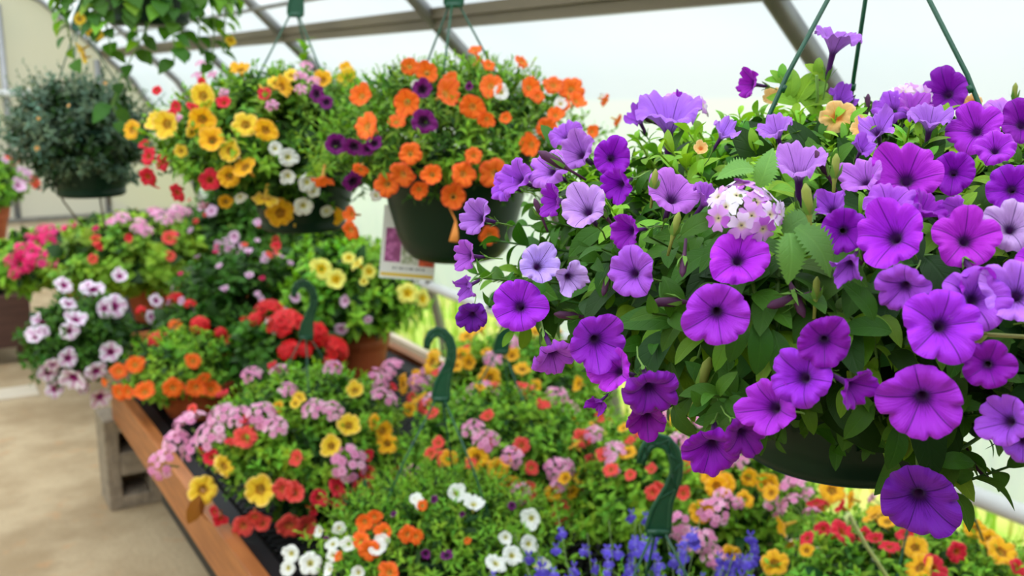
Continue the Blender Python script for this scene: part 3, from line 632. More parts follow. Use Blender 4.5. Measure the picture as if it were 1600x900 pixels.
    L = [(1045, 200, 112, (.05, 1.7), V4, 3), (1178, 132, 50, (-1.6, .25), V2, 1), (1395, 172, 66, (-.2, .9), V3, 2), (1480, 147, 80, (-.35, .25), V2, 0), (1372, 207, 68, (-.1, .7), V4, 4), (1215, 212, 62, (-.4, 1.5), V4, 3), (1525, 205, 84, (-.2, .3), V1, 5), (1570, 178, 70, (.1, 1.6), V4, 2), (1597, 195, 76, (.2, .3), V2, 0), (1312, 160, 52, (.4, .6), V3, 4), (1452, 200, 74, (.2, 1.3), V4, 3), (1425, 175, 60, (.5, 1.0), V3, 1),
         (955, 247, 66, (.15, .15), V2, 0), (908, 242, 70, (-.6, .5), V4, 1), (862, 268, 70, (-.8, .5), V4, 2), (815, 283, 66, (-.9, .4), V3, 3), (970, 287, 60, (-.7, -.3), V2, 1), (872, 314, 58, (-1.5, .1), V2, 1), (918, 330, 82, (-.35, .55), V5, 1), (1050, 310, 92, (.25, .75), V4, 0), (988, 360, 62, (-.9, -.1), V2, 3), (1100, 318, 62, (.9, 1.2), V3, 3), (840, 416, 70, (.25, .3), V5, 1), (888, 432, 62, (.3, -.2), V5, 4), (990, 427, 84, (-.55, .15), V3, 5), (1153, 406, 100, (.15, .35), V1, 0), (1248, 275, 98, (0, 1.5), V4, 3),
         (1416, 281, 110, (.0, .35), V1, 1), (1490, 270, 70, (.0, .15), V2, 0), (1352, 285, 74, (-.6, .9), V4, 1), (1580, 296, 80, (-.1, .15), V2, 5), (1318, 360, 78, (.05, .0), V2, 0), (1398, 371, 114, (-.3, .3), V1, 1), (1390, 325, 84, (.2, .8), V3, 2), (1440, 335, 70, (1.0, 1.1), V2, 3), (1508, 376, 100, (.2, .25), V1, 5), (1578, 358, 86, (.1, .4), V5, 2), (1300, 328, 64, (-.3, .6), V3, 4), (1328, 412, 62, (-.5, -.9), V3, 4), (1414, 447, 84, (-.3, -.5), V3, 2), (1522, 430, 74, (.4, -.7), V1, 4), (1588, 462, 112, (.1, .25), V4, 1), (1520, 468, 104, (.25, .2), V3, 2), (1470, 509, 122, (.25, .1), V1, 5), (1120, 488, 108, (0, -.15), V1, 0), (1288, 532, 88, (0, -.25), V2, 0), (1441, 622, 130, (0, -.3), V1, 0), (1544, 570, 80, (.0, -.1), V2, 5), (1256, 590, 100, (-.4, .1), V1, 2), (1326, 600, 76, (.9, -.5), V2, 1), (1210, 637, 98, (-.5, .1), V1, 1), (1112, 696, 98, (-.1, -.75), V2, 0), (1160, 676, 74, (.4, -.5), V2, 5), (1577, 658, 88, (-.6, .1), V3, 1), (1600, 690, 66, (.2, -.4), V3, 2),
         (812, 479, 90, (-.15, .1), V1, 0), (930, 531, 96, (.15, -.2), V1, 1), (966, 580, 78, (-.8, .2), V1, 1), (864, 552, 76, (.5, -1.2), V3, 2), (1014, 606, 90, (.2, -.7), V2, 2), (938, 627, 40, (-1.0, -.9), V2, 4), (753, 342, 64, (-.8, .2), V4, 3), (736, 400, 54, (-1.1, .1), V3, 1), (734, 446, 48, (-.9, -.5), V3, 4), (738, 492, 52, (-.1, -.5), V0, 2), (1010, 648, 70, (.0, -.8), V2, 1), (792, 290, 56, (-1.1, .4), V3, 2), (1066, 178, 56, (.0, .9), V2, 4), (1128, 213, 52, (.7, 1.1), V4, 4), (1000, 190, 50, (-.5, 1.1), V3, 4), (885, 215, 56, (-.5, 1.1), V3, 2), (1345, 235, 46, (.4, .8), V3, 4), (1555, 235, 64, (.1, .6), V1, 2), (1500, 330, 60, (-.6, -.2), V3, 4)]
    for px, py, d, t, col, var in L:
        col = tuple(int(v * f) for v, f in zip(col, rng.uniform(.94, 1.05, 3)))
        petunia(root, dome, px, py, d, t, col, var, 1.06)
    for px, py, d in [(1640, 260, 90), (1660, 350, 96), (1690, 430, 96), (1650, 500, 100), (1700, 280, 84), (1740, 360, 84), (1760, 440, 80), (1690, 540, 96), (1640, 590, 92), (1730, 520, 84), (1630, 420, 90), (1800, 400, 76), (1780, 320, 74)]:
        petunia(root, dome, px, py, d, None, [V1, V2, V3][int(rng.integers(0, 3))], None, 1.05)
    # the lone upright bloom above the top and the one hanging lowest
    s = MB(); p0 = at(1265, 190, .93); p1 = at(1276, 118, .90)
    tube(s, [p0, (p0 + p1) / 2 + RT * .004, p1], .0015, 6, col=GREEN2); part('stem', s.mesh('stem', M['stem']), root)
    def free(px, py, D, dia, t, col, var):
        p = at(px, py, D); ax = facing(p, t); size = dia / 2 / sc_at(p)
        me = flower_mesh('petunia_flower', var, 'petunia', na=70, nr=18, tube_l=1.05, flare=.13, **PETV[var]); Mx = mat_of(p, ax, size, rng.uniform(0, 6.28))
        o = part('petunia_flower', me, root, Mx); o.color = srgb(*col); part('calyx', calyx_mesh((GREEN, GREEN2), 1.05), o, Mx)
    free(1301, 84, .90, 78, (.45, 1.9), V4, 3)
    free(1436, 772, .735, 126, (0, -.35), (128, 34, 190), 0)
    def trail(pts, r=.0016, col=(.13, .27, .06, 1), nm='trailing_stem'):
        s = MB(); P = [at(*q) for q in pts]; Q = []
        for i in range(len(P) - 1):
            for k in range(5): 
                u_ = k / 5; a = P[max(i - 1, 0)]; b_ = P[i]; c_ = P[i + 1]; d_ = P[min(i + 2, len(P) - 1)]
                Q.append(.5 * ((2 * b_) + (c_ - a) * u_ + (2 * a - 5 * b_ + 4 * c_ - d_) * u_ ** 2 + (3 * b_ - a - 3 * c_ + d_) * u_ ** 3))
        Q.append(P[-1]); tube(s, Q, r, 7, col=col); part(nm, s.mesh(nm, M['stem']), root)
    trail([(1420, 660, .74), (1431, 690, .745), (1434, 720, .75), (1436, 752, .752)])
    trail([(1430, 660, .75), (1460, 690, .77), (1482, 708, .78), (1520, 690, .79), (1560, 660, .80)])
    trail([(1482, 708, .78), (1510, 728, .785), (1540, 735, .79)])
    trail([(1300, 655, .80), (1360, 630, .74), (1420, 660, .74)])
    # verbena heads among the petunias
    VW = [srgb(244, 236, 248), srgb(232, 206, 240), srgb(214, 150, 226), srgb(190, 92, 210)]
    def verbena(px, py, D, dia, tilt, n, zc):
        cpos = at(px, py, D); s_ = dia / 2 / sc_at(cpos); hd = unit(-FW * tilt[1] + UP * tilt[0] + RT * tilt[2]); X, Y, Z = frame(hd)
        mb = MB()
        for i in range(n):
            z = 1 - (i + .5) / n * zc; a = i * 2.4; q = math.sqrt(1 - z * z); d = X * q * math.cos(a) + Y * q * math.sin(a) + Z * z * .75
            tube(mb, [cpos - Z * s_ * .7, cpos + d * s_ * .35, cpos + d * s_ * .66], [s_ * .05, s_ * .07, s_ * .045], 6, False, col=(.28, .38, .12, 1))
        tube(mb, [cpos - Z * s_ * 2.2 - RT * .002, cpos - Z * s_ * 1.4, cpos - Z * s_ * .6], [.0017, .0017, .0022], 6, False, col=(.3, .42, .14, 1))
        vc = part('verbena_cluster', mb.mesh('verbena_cluster', M['stem']), root, None, 'white and lilac verbena head')
        for i in range(n):
            z = 1 - (i + .5) / n * zc; a = i * 2.4 + rng.normal(0, .12); q = math.sqrt(1 - z * z); d = X * q * math.cos(a) + Y * q * math.sin(a) + Z * z * .45
            fm = MB(); pal = VW[:2] if rng.random() < .4 else (VW[1:3] if rng.random() < .6 else VW[2:4])
            floret_geo(fm, cpos + d * s_ * .9, unit(d + Z * .25 - FW * .25 + rng.normal(0, .12, 3)), s_ * .37, rng.uniform(0, 6), [pal[int(rng.integers(0, len(pal)))] for _ in range(5)], srgb(206, 196, 120), tube_l=1.2, tcol=(.35, .25, .4, 1))
            part('floret', fm.mesh('floret', M['col']), vc)
    verbena(1165, 330, .645, 118, (.75, 1, 0), 15, .85)
    verbena(1066, 172, .99, 84, (1, .1, .1), 14, .75)
    verbena(1418, 162, .90, 88, (1, -.05, .1), 15, .65)
    # toothed verbena leaves
    for px, py, D, L_, d, f_ in [(1197, 262, .66, .026, (.25, .9), 1.5), (1150, 266, .655, .024, (-1, -.1), 1.5), (1277, 388, .615, .036, (.7, -.75), .9), (1235, 402, .615, .03, (.0, -1), 1.2), (1250, 345, .64, .026, (.6, .5), .8)]:
        p = at(px, py, D); dd = RT * d[0] + UP * d[1] - FW * .2
        lf = Leaves(); lf.add(p - unit(dd) * L_ * .5, dd, -FW * .9 + UP * .7, L_, np.array([.11, .25, .055]) * f_)
        part('verbena_leaf', lf.mesh('verbena_leaf', leaf_template(.6, 27, .3, .22, .42, .2), M['leaf']), root)
    # flower buds
    def bud(px, py, D, L_, d, purple):
        p = at(px, py, D); u_ = unit(RT * d[0] + UP * d[1] - FW * .25); s = MB()
        tube(s, [p - u_ * L_ * 1.0, p - u_ * L_ * .45, p - u_ * L_ * .1, p + u_ * L_ * .35, p + u_ * L_ * .52], [.001, .0012, L_ * .13, L_ * .12, L_ * .03], 8, True, col=srgb(92, 50, 84) if purple else srgb(150, 160, 70))
        X, Y, _ = frame(u_)
        for k in range(5):
            a = k * 1.257; r_ = X * math.cos(a) + Y * math.sin(a); w = np.cross(u_, r_); b0 = p - u_ * L_ * .4
            s.add([b0 - w * .001, b0 + u_ * L_ * .3 + r_ * L_ * .2 - w * .0016, b0 + u_ * L_ * .62 + r_ * L_ * .27, b0 + u_ * L_ * .3 + r_ * L_ * .2 + w * .0016, b0 + w * .001], [[0, 1, 3, 4], [1, 2, 3]], col=GREEN)
        part('flower_bud', s.mesh('flower_bud', M['bud']), root)
    for b_ in [(867, 252, .82, .03, (-.9, .5), 1), (940, 330, .75, .022, (-.5, .6), 1), (842, 328, .84, .02, (-.3, .7), 1), (1022, 285, .70, .018, (.1, 1), 0), (1068, 412, .66, .018, (-.1, -.6), 1), (1055, 355, .68, .02, (.2, .9), 0), (1262, 318, .62, .024, (-.2, 1), 0), (1305, 265, .66, .02, (0, 1), 0), (1287, 260, .69, .024, (-.5, .8), 1), (1048, 472, .69, .026, (-1, .0), 1), (890, 493, .85, .026, (-1, .1), 1), (1098, 590, .72, .03, (.3, 1), 0), (1228, 470, .65, .026, (-1, -.3), 1), (1245, 468, .65, .024, (.3, -.9), 1), (1351, 398, .63, .016, (0, .2), 1), (1355, 165, .92, .02, (0, 1), 1), (1402, 158, .93, .02, (.1, 1), 1), (1585, 147, .95, .02, (0, 1), 0), (1196, 195, .93, .026, (.6, .8), 1), (1010, 182, .98, .03, (-.8, .5), 1), (1533, 735, .785, .022, (.5, -.9), 1), (1005, 622, .80, .026, (-1, .1), 0), (1275, 455, .64, .018, (0, 1), 0), (1550, 372, .7, .022, (-.6, -.7), 0), (947, 443, .79, .02, (-.2, -.7), 1)]: bud(*b_)
    # small peach blooms on top
    for px, py, d, t in [(1308, 182, 56, (-.1, .5)), (1208, 152, 34, (-.4, .8)), (1347, 200, 36, (-.5, .4)), (1518, 160, 30, (-.3, .5)), (1095, 232, 24, (0, .5)), (1590, 345, 26, (.2, .2))]: calib(root, dome, px, py, d, 'peach', t, push=1.05)
    # pale broken shoot reaching in from the right
    s = MB(); P = [at(1640, 528, .60), at(1600, 526, .60), at(1545, 523, .60), at(1500, 523, .60), at(1472, 521, .60), at(1458, 519, .60)]
    tube(s, P, [.0013, .0013, .0013, .0016, .0022, .0006], 8, col=srgb(190, 204, 110))
    s2 = [at(1640, 528, .60), at(1690, 520, .66), at(1720, 480, .78)]; tube(s, s2, .0013, 7, col=srgb(176, 196, 100))
    for sg in (-1, 1):
        tube(s, [at(1543, 523, .60), at(1530, 523 + sg * 7, .598), at(1510, 523 + sg * 9, .598), at(1494, 523 + sg * 6, .60)], [.0008, .0026, .0022, .0004], 8, col=srgb(176, 196, 92))
    part('pale_shoot', s.mesh('pale_shoot', M['stem']), root, None, 'pale green hairy shoot with a bud')
purple_basket()
# ================================================================== OTHER HANGING BASKETS
def orange_basket():
    loc = (.92, 1.753, 1.252); dome = ((.925, 1.753, 1.475), .285, .165, .125)
    root = basket('hanging_basket', loc, 'green hanging basket of orange and dark plum flowers in a plain pot', 'hanging basket', dome, 'round_hanging_pot', zap=1.73, ang=1.9)
    lv = Leaves(); mb = MB()
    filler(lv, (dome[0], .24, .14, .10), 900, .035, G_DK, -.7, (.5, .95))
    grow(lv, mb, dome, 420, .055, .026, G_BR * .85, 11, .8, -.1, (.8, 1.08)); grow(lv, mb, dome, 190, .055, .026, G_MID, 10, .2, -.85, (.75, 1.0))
    finish_foliage(root, lv, mb, T_NAR)
    for px, py, d in [(573, 197, 48), (565, 150, 38), (636, 160, 44), (697, 146, 48), (738, 167, 44), (767, 134, 40), (667, 114, 36), (629, 273, 42), (605, 288, 40), (641, 240, 36), (675, 273, 34), (724, 272, 40), (740, 243, 28), (773, 271, 48), (675, 336, 42), (708, 307, 42), (655, 296, 30), (830, 226, 38), (855, 199, 34), (827, 137, 36), (865, 133, 34), (893, 140, 40), (900, 158, 32), (868, 180, 28), (925, 206, 22), (620, 190, 30), (760, 186, 28), (742, 78, 22), (748, 94, 26), (764, 102, 20), (548, 360, 30), (550, 335, 30), (765, 368, 32), (945, 157, 22), (965, 188, 22), (815, 97, 24), (505, 278, 40), (563, 265, 26), (640, 104, 30), (705, 122, 22), (840, 150, 24), (790, 185, 20), (880, 165, 26)]:
        calib(root, dome, px, py, d, 'orange')
    for px, py, d in [(662, 190, 42), (525, 226, 36), (553, 228, 32), (551, 283, 34), (660, 140, 34), (495, 147, 30), (510, 160, 24), (585, 225, 26), (575, 232, 24), (733, 135, 14)]: calib(root, dome, px, py, d, 'plum', name='plum_flower')
    for px, py, d in [(783, 144, 28), (876, 162, 22), (588, 305, 20), (650, 133, 18), (940, 150, 10)]: calib(root, dome, px, py, d, 'white', name='white_flower')
    t = MB()   # drooping spent bloom on its stalk
    P = [at(700, 320, 1.78), at(712, 345, 1.75), at(711, 362, 1.75), at(709, 378, 1.75)]
    tube(t, P, [.0015, .0015, .006, .009], 8, col=srgb(236, 150, 70)); part('spent_bloom', t.mesh('spent_bloom', M['bud']), root)
orange_basket()
def yellow_basket():
    loc = (.80, 2.287, 1.253); dome = ((.75, 2.287, 1.455), .285, .17, .165)
    root = basket('hanging_basket', loc, 'hanging basket of yellow, red and pink flowers left of the orange one', 'hanging basket', dome, zap=1.735, ang=2.95)
    lv = Leaves(); mb = MB()
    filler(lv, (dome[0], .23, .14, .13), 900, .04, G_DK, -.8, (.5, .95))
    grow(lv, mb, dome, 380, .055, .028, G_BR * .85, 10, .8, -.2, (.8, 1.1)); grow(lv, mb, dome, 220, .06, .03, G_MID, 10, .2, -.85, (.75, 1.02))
    # one tall shoot standing above the rest
    for k in range(14):
        p = at(475, 125 - k * 4.2, 2.3); a = k * 2.4; lv.add(p, np.array([math.cos(a), math.sin(a), .9]), np.array([0, 0, 1.0]), .035, jit(G_BR, .2))
    tube(mb, [at(470, 150, 2.32), at(475, 100, 2.3), at(477, 66, 2.3)], .0018, 5, col=GREEN2)
    finish_foliage(root, lv, mb)
    for px, py, d in [(317, 150, 44), (316, 186, 44), (261, 194, 46), (243, 190, 34), (332, 219, 44), (384, 195, 42), (415, 203, 40), (359, 236, 38), (383, 261, 44), (358, 276, 38), (415, 311, 46), (438, 333, 46), (376, 110, 34), (440, 135, 36), (505, 125, 32), (545, 121, 34), (515, 336, 46), (470, 350, 24), (352, 315, 24), (455, 118, 26), (430, 130, 26), (410, 140, 20), (206, 203, 34), (283, 236, 22), (300, 205, 24), (540, 108, 24)]:
        calib(root, dome, px, py, d, 'gold' if rng.random() < .5 else 'yellow', name='yellow_flower')
    for px, py, d in [(350, 161, 24), (275, 166, 20), (232, 244, 30), (254, 253, 28), (231, 276, 30), (328, 281, 36), (277, 301, 30), (245, 141, 16), (302, 168, 22), (225, 225, 20), (240, 290, 20), (415, 148, 24), (315, 128, 14), (268, 178, 16)]: calib(root, dome, px, py, d, 'red', name='red_flower')
    for px, py, d in [(310, 120, 22), (333, 118, 20), (313, 100, 18), (350, 146, 18), (470, 120, 26), (478, 104, 24), (490, 128, 24), (425, 165, 22), (470, 140, 22), (280, 185, 14), (485, 345, 20), (318, 320, 18)]: cluster(root, dome, px, py, d)
    for px, py, d in [(450, 246, 32), (430, 232, 24), (474, 322, 32), (450, 275, 26), (480, 285, 30), (490, 298, 22), (510, 330, 22), (375, 308, 20)]: calib(root, dome, px, py, d, 'white', name='white_flower')
yellow_basket()
def grey_basket():
    loc = (.49, 3.275, 1.252); dome = ((.47, 3.275, 1.43), .225, .19, .16)
    root = basket('hanging_basket', loc, 'hanging basket of dense small grey-green leaves without showy flowers', 'hanging basket', dome, zap=1.735, ang=.1)
    lv = Leaves(); mb = MB()
    filler(lv, (dome[0], .2, .16, .14), 1300, .03, G_DK * .9, -.9, (.5, .95))
    grow(lv, mb, dome, 420, .06, .026, G_GREY * .75, 11, .5, -.9, (.75, 1.1)); grow(lv, mb, dome, 60, .08, .022, G_GREY, 11, .8, .1, (1.0, 1.3))
    finish_foliage(root, lv, mb, T_OV, 'greyleaf')
    for px, py, d in [(58, 232, 9), (107, 165, 6), (60, 185, 6), (165, 130, 6), (192, 178, 6)]: calib(root, dome, px, py, d, 'peach', name='small_flower')
    for px0, py0, px1, py1 in [(70, 300, 130, 355), (150, 300, 165, 360), (165, 250, 172, 320)]:
        s = MB(); tube(s, [at(px0, py0 - 40, 3.2), at((px0 + px1) / 2, (py0 + py1) / 2 - 12, 3.1), at(px1, py1, 3.1)], .003, 5, col=(.12, .09, .05, 1)); part('trailing_stem', s.mesh('trailing_stem', M['stem']), root)
grey_basket()
def high_basket():
    loc = (.602, 2.844, 1.731); dome = ((.602, 2.844, 1.86), .20, .16, .17)
    root = basket('hanging_basket', loc, 'high hanging basket with broad trailing leaves and a few yellow flowers at the top edge', 'hanging basket', dome, zap=2.21, ang=.6)
    lv = Leaves(); mb = MB(); c = np.array(dome[0])
    grow(lv, mb, (dome[0], .215, .2, .1), 230, .07, .048, G_MID * 1.2, 9, .5, .12, (.75, 1.08))
    filler(lv, (dome[0], .2, .16, .08), 200, .05, G_DK * 1.3, .2, (.6, 1.0))
    for i in range(26):
        a = i * 2 * PI / 26 + rng.normal(0, .1); e = np.array([math.cos(a), math.sin(a), 0]); L = rng.uniform(.05, .24)
        P = [c + e * .13 + np.array([0, 0, .06]), c + e * .19 + np.array([0, 0, .04]), c + e * .215 - np.array([0, 0, L * .5]), c + e * .2 - np.array([0, 0, L])]
        tube(mb, P, .002, 5, False, col=GREEN2)
        for k in range(12):
            s = k / 11 * 3; j = min(2, int(s)); p = P[j] + (P[j + 1] - P[j]) * (s - j); b_ = a + rng.normal(0, .9)
            lv.add(p, np.array([math.cos(b_), math.sin(b_), -.5]), np.array([0, 0, 1]) + e * .7, rng.uniform(.035, .06), jit(G_MID if rng.random() < .6 else G_BR, .25))
    # a vine hanging down to the grey basket
    P = [c + np.array([-.02, -.17, -.1]), at(190, 120, 2.75), at(175, 165, 2.75), at(195, 205, 2.75)]; tube(mb, P, .002, 5, False, col=GREEN2)
    for k in range(16):
        s = k / 15 * 3; j = min(2, int(s)); p = P[j] + (P[j + 1] - P[j]) * (s - j); b_ = rng.uniform(0, 6.28); lv.add(p, np.array([math.cos(b_), math.sin(b_), -.6]), -FW + UP * .5, rng.uniform(.04, .07), jit(G_MID, .2))
    finish_foliage(root, lv, mb, T_ROUND)
    for px, py, d in [(138, 48, 26), (150, 55, 24), (126, 78, 26), (132, 90, 20), (361, 62, 20), (125, 30, 20)]: calib(root, dome, px, py, d, 'yellow', name='yellow_flower', push=1.25)
high_basket()
# plant tag under the rim of the orange basket
def tag_card():
    c = at(640, 385, 2.10); s = 1 / sc_at(c); roll = math.radians(-4.5); x = RT * math.cos(roll) + UP * math.sin(roll); yv = -RT * math.sin(roll) + UP * math.cos(roll); nrm = -FW
    root = empty('plant_tag', tuple(c), 'white picture plant tag hanging behind the green pot of the orange basket', 'plant tag')
    def rect(nm, u0, v0, u1, v1, off, thick, mt):
        mb = MB(); P = lambda u, v, o: c + (x * u + yv * v) * s + nrm * o
        v = [P(u0, v0, off), P(u1, v0, off), P(u1, v1, off), P(u0, v1, off), P(u0, v0, off + thick), P(u1, v0, off + thick), P(u1, v1, off + thick), P(u0, v1, off + thick)]
        mb.add(v, [[3, 2, 1, 0], [4, 5, 6, 7], [0, 1, 5, 4], [1, 2, 6, 5], [2, 3, 7, 6], [3, 0, 4, 7]]); return part(nm, mb.mesh(nm, mt, False), root)
    rect('card', -44, -52, 42, 62, 0, .001, plain('white_card', srgb(232, 230, 226), .5))
    rect('strap', -10, 62, 8, 120, 0, .001, plain('white_strap', srgb(226, 226, 222), .5))
    def photo(nm, a, b_, d_):
        m, nt, out = newmat(nm); tc = N(nt, 'ShaderNodeTexCoord'); vo = N(nt, 'ShaderNodeTexVoronoi'); vo.inputs['Scale'].default_value = 85; nt.links.new(tc.outputs['Object'], vo.inputs['Vector'])
        cc = mixc(nt, smooth(nt, vo.outputs['Distance'], .15, .7), a, b_); cc = mixc(nt, smooth(nt, vo.outputs['Distance'], .0, .22), d_, cc)
        b = N(nt, 'ShaderNodeBsdfPrincipled'); nt.links.new(cc, b.inputs['Base Color']); b.inputs['Roughness'].default_value = .35; nt.links.new(b.outputs[0], out.inputs[0]); return m
    rect('flower_picture', -38, -26, -13, 27, .001, .0004, photo('magenta_flower_print', srgb(206, 110, 178), srgb(150, 62, 120), srgb(110, 40, 90)))
    rect('flower_picture', -11, -28, 14, 25, .001, .0004, photo('white_flower_print', srgb(214, 214, 200), srgb(150, 160, 120), srgb(196, 190, 160)))
    rect('flower_picture', 16, -30, 40, 23, .001, .0004, photo('orange_flower_print', srgb(236, 100, 40), srgb(190, 66, 24), srgb(140, 50, 20)))
    rect('yellow_band', -42, -48, 40, -43, .001, .0004, plain('yellow_band', srgb(226, 190, 40), .4))
    for i, w in enumerate((5, 3, 6, 4, 4, 7, 3, 5, 4, 5)):
        u = -24 + i * 5.2; rect('lettering', u, -37, u + w * .62, -33.5, .001, .0003, FM.setdefault('ink', plain('grey_ink', srgb(120, 120, 122), .6)))
tag_card()
# ================================================================== BASKETS STANDING ON THE BENCH
DECK = .47
def put(root, dome, lists):
    for kind, L in lists.items():
        for q in L:
            px, py, d = q
            if kind == 'pink': cluster(root, dome, px, py, d)
            elif kind == 'geranium': cluster(root, dome, px, py, d, 'red')
            elif kind == 'hot': cluster(root, dome, px, py, d, 'magenta')
            else: calib(root, dome, px, py, d, kind, name={'gold': 'yellow_flower', 'yellow': 'yellow_flower', 'lemon': 'yellow_flower', 'coral': 'coral_flower', 'red': 'red_flower', 'white': 'white_flower', 'plum': 'plum_flower', 'orange': 'orange_flower', 'pinkstar': 'veined_flower', 'palepink': 'pale_pink_flower', 'magenta': 'pink_flower'}[kind])
def scatter(root, dome, spec, zmin=.05):
    """the smaller blooms between: spread over the top of the plant, facing outwards and up"""
    c = np.array(dome[0])
    for kind, n, dia in spec:
        for d in dirs(n, zmin):
            p = c + d * esc(dome, d) * rng.uniform(.98, 1.08); ax = unit(d + np.array([0, 0, .5]) - FW * .4 + rng.normal(0, .3, 3)); size = dia / 2 * rng.uniform(.8, 1.15)
            if kind in ('pink', 'geranium', 'hot'):
                nm, pal, eye, k, fl, fs = {'pink': ('verbena_cluster', PINK, srgb(214, 110, 160), 15, .6, .27), 'geranium': ('geranium_head', REDG, srgb(170, 6, 16), 20, .75, .34), 'hot': ('pink_flower_head', MAG, srgb(180, 8, 80), 12, .6, .4)}[kind]
                part(nm, cluster_mesh(nm, pal, eye, k, int(rng.integers(0, 3)), fl, fs), root, mat_of(p, ax, size, rng.uniform(0, 6)))
            else:
                nm = {'gold': 'yellow_flower', 'yellow': 'yellow_flower', 'lemon': 'yellow_flower', 'coral': 'coral_flower', 'red': 'red_flower', 'white': 'white_flower', 'plum': 'plum_flower', 'orange': 'orange_flower', 'pinkstar': 'veined_flower', 'palepink': 'pale_pink_flower', 'magenta': 'pink_flower'}[kind]
                var = int(rng.integers(0, 3)); part(nm, flower_mesh(nm, var, kind, na=40, nr=10, tube_l=.95, flare=.2, tr=.1, **CALV[var]), root, mat_of(p, ax, size, rng.uniform(0, 6)))
def bench_basket(x, y, label, R, ru, rd, zc, green, lists, spec=(), n=420, size=.03, tmpl=T_OV, zap=.95, ang=.4, hk=True, group=None, off=(0, 0), stalk=False):
    loc = (x, y, DECK); dome = ((x + off[0], y + off[1], zc), R, ru, rd)
    root = basket('hanging_basket', loc, label, 'hanging basket', dome, zap=zap, ang=ang, hk=hk, group=group)
    lv = Leaves(); mb = MB()
    filler(lv, (dome[0], R * .88, ru * .85, rd * .8), 800, size * 1.3, G_DK, -.6, (.5, .95))
    grow(lv, mb, dome, n, .06, size, green, 10, .8, -.1, (.8, 1.08)); grow(lv, mb, dome, n // 3, .06, size, G_MID, 10, .2, -.8, (.75, 1.0))
    finish_foliage(root, lv, mb, tmpl); put(root, dome, lists); scatter(root, dome, spec)
    if stalk:   # one pale hairy stalk leaning up above the rest
        s_ = MB(); P = [np.array([x - .04, y - .03, .72]), at(1420, 960, 1.62), at(1385, 900, 1.58), at(1352, 850, 1.55), at(1334, 818, 1.54), at(1326, 804, 1.54), at(1322, 808, 1.535), at(1324, 822, 1.53)]
        tube(s_, P, [.003, .003, .003, .003, .0035, .0045, .004, .001], 8, col=srgb(196, 206, 130))
        for k in range(120):
            u_ = rng.uniform(1, 5.9); i = int(u_); q = P[i] + (P[i + 1] - P[i]) * (u_ - i); v = unit(rng.normal(0, 1, 3)) * .008; tube(s_, [q, q + v], [.0004, .0001], 3, False, col=srgb(220, 226, 190))
        part('pale_stalk', s_.mesh('pale_stalk', M['stem']), root, None, 'pale green hairy stalk')
    return root
G_GR = G_BR * .9 + G_MID * .2
bench_basket(.85, 2.45, 'bench basket of yellow, coral and pink flowers spilling over the wooden rail', .275, .2, .2, .66, G_GR,
    dict(yellow=[(317, 765, 46), (350, 728, 38), (407, 765, 50), (518, 697, 36), (545, 665, 38), (467, 622, 22), (555, 610, 30), (462, 630, 20)], gold=[(605, 693, 34), (598, 673, 34), (585, 660, 28), (640, 640, 24), (435, 635, 20)],
         coral=[(382, 683, 38), (465, 716, 28), (443, 765, 36), (460, 770, 34), (452, 822, 44), (478, 824, 40), (398, 808, 32), (380, 822, 38), (410, 818, 28), (300, 640, 20)],
         red=[(527, 762, 32), (565, 766, 38), (528, 780, 30), (498, 778, 30), (488, 795, 24), (575, 738, 28), (617, 741, 32), (330, 715, 26), (320, 705, 22), (360, 690, 20), (610, 778, 22), (345, 810, 26), (335, 800, 22)],
         pink=[(295, 665, 64), (330, 680, 60), (300, 702, 48), (345, 650, 50), (252, 726, 50), (545, 724, 64), (490, 640, 42), (410, 650, 52), (520, 642, 38), (430, 668, 42), (375, 652, 44), (600, 622, 46), (590, 592, 42), (275, 690, 44), (450, 610, 34)]), (('red', 6, .03), ('pink', 4, .06)), ang=.2, zap=.945)
bench_basket(1.5, 2.4, 'bench basket of yellow and pink flowers just behind the middle green hook', .29, .22, .2, .68, G_GR,
    dict(gold=[(765, 590, 36), (816, 577, 32), (630, 600, 34), (652, 590, 28), (720, 556, 32), (733, 566, 26), (860, 640, 30), (675, 566, 40), (656, 622, 30), (890, 656, 28), (800, 556, 26), (835, 604, 24), (905, 600, 24), (730, 525, 30)],
         pink=[(750, 622, 64), (730, 642, 48), (820, 656, 64), (850, 668, 44), (770, 562, 32), (612, 576, 42), (600, 600, 38), (790, 640, 40), (870, 620, 40)], coral=[(665, 636, 28), (642, 619, 22), (685, 582, 20), (730, 546, 18), (826, 613, 20), (820, 632, 24), (790, 545, 20), (755, 655, 20)]), (('coral', 14, .032), ('gold', 12, .038), ('pink', 8, .06)), ang=1.0, hk=False, off=(-.05, 0))
bench_basket(1.2, 2.06, 'bench basket of coral, golden and pink flowers directly behind the white and orange one', .26, .2, .18, .66, G_GR,
    dict(gold=[(745, 715, 38), (778, 732, 36), (793, 758, 38), (702, 716, 28), (716, 756, 30), (865, 770, 28), (736, 736, 26)], yellow=[(912, 743, 38)], coral=[(910, 685, 32), (815, 696, 28), (963, 773, 40), (820, 771, 38), (830, 731, 24), (875, 802, 40), (925, 722, 28), (690, 716, 28), (685, 692, 22), (642, 742, 24), (920, 758, 28), (705, 780, 22), (815, 795, 30)],
         pink=[(868, 733, 40), (886, 730, 34), (873, 756, 30), (760, 690, 48), (740, 672, 40), (945, 760, 24), (800, 715, 40)]), (('coral', 16, .034), ('gold', 6, .036), ('pink', 6, .055)), ang=.8, zap=.95)
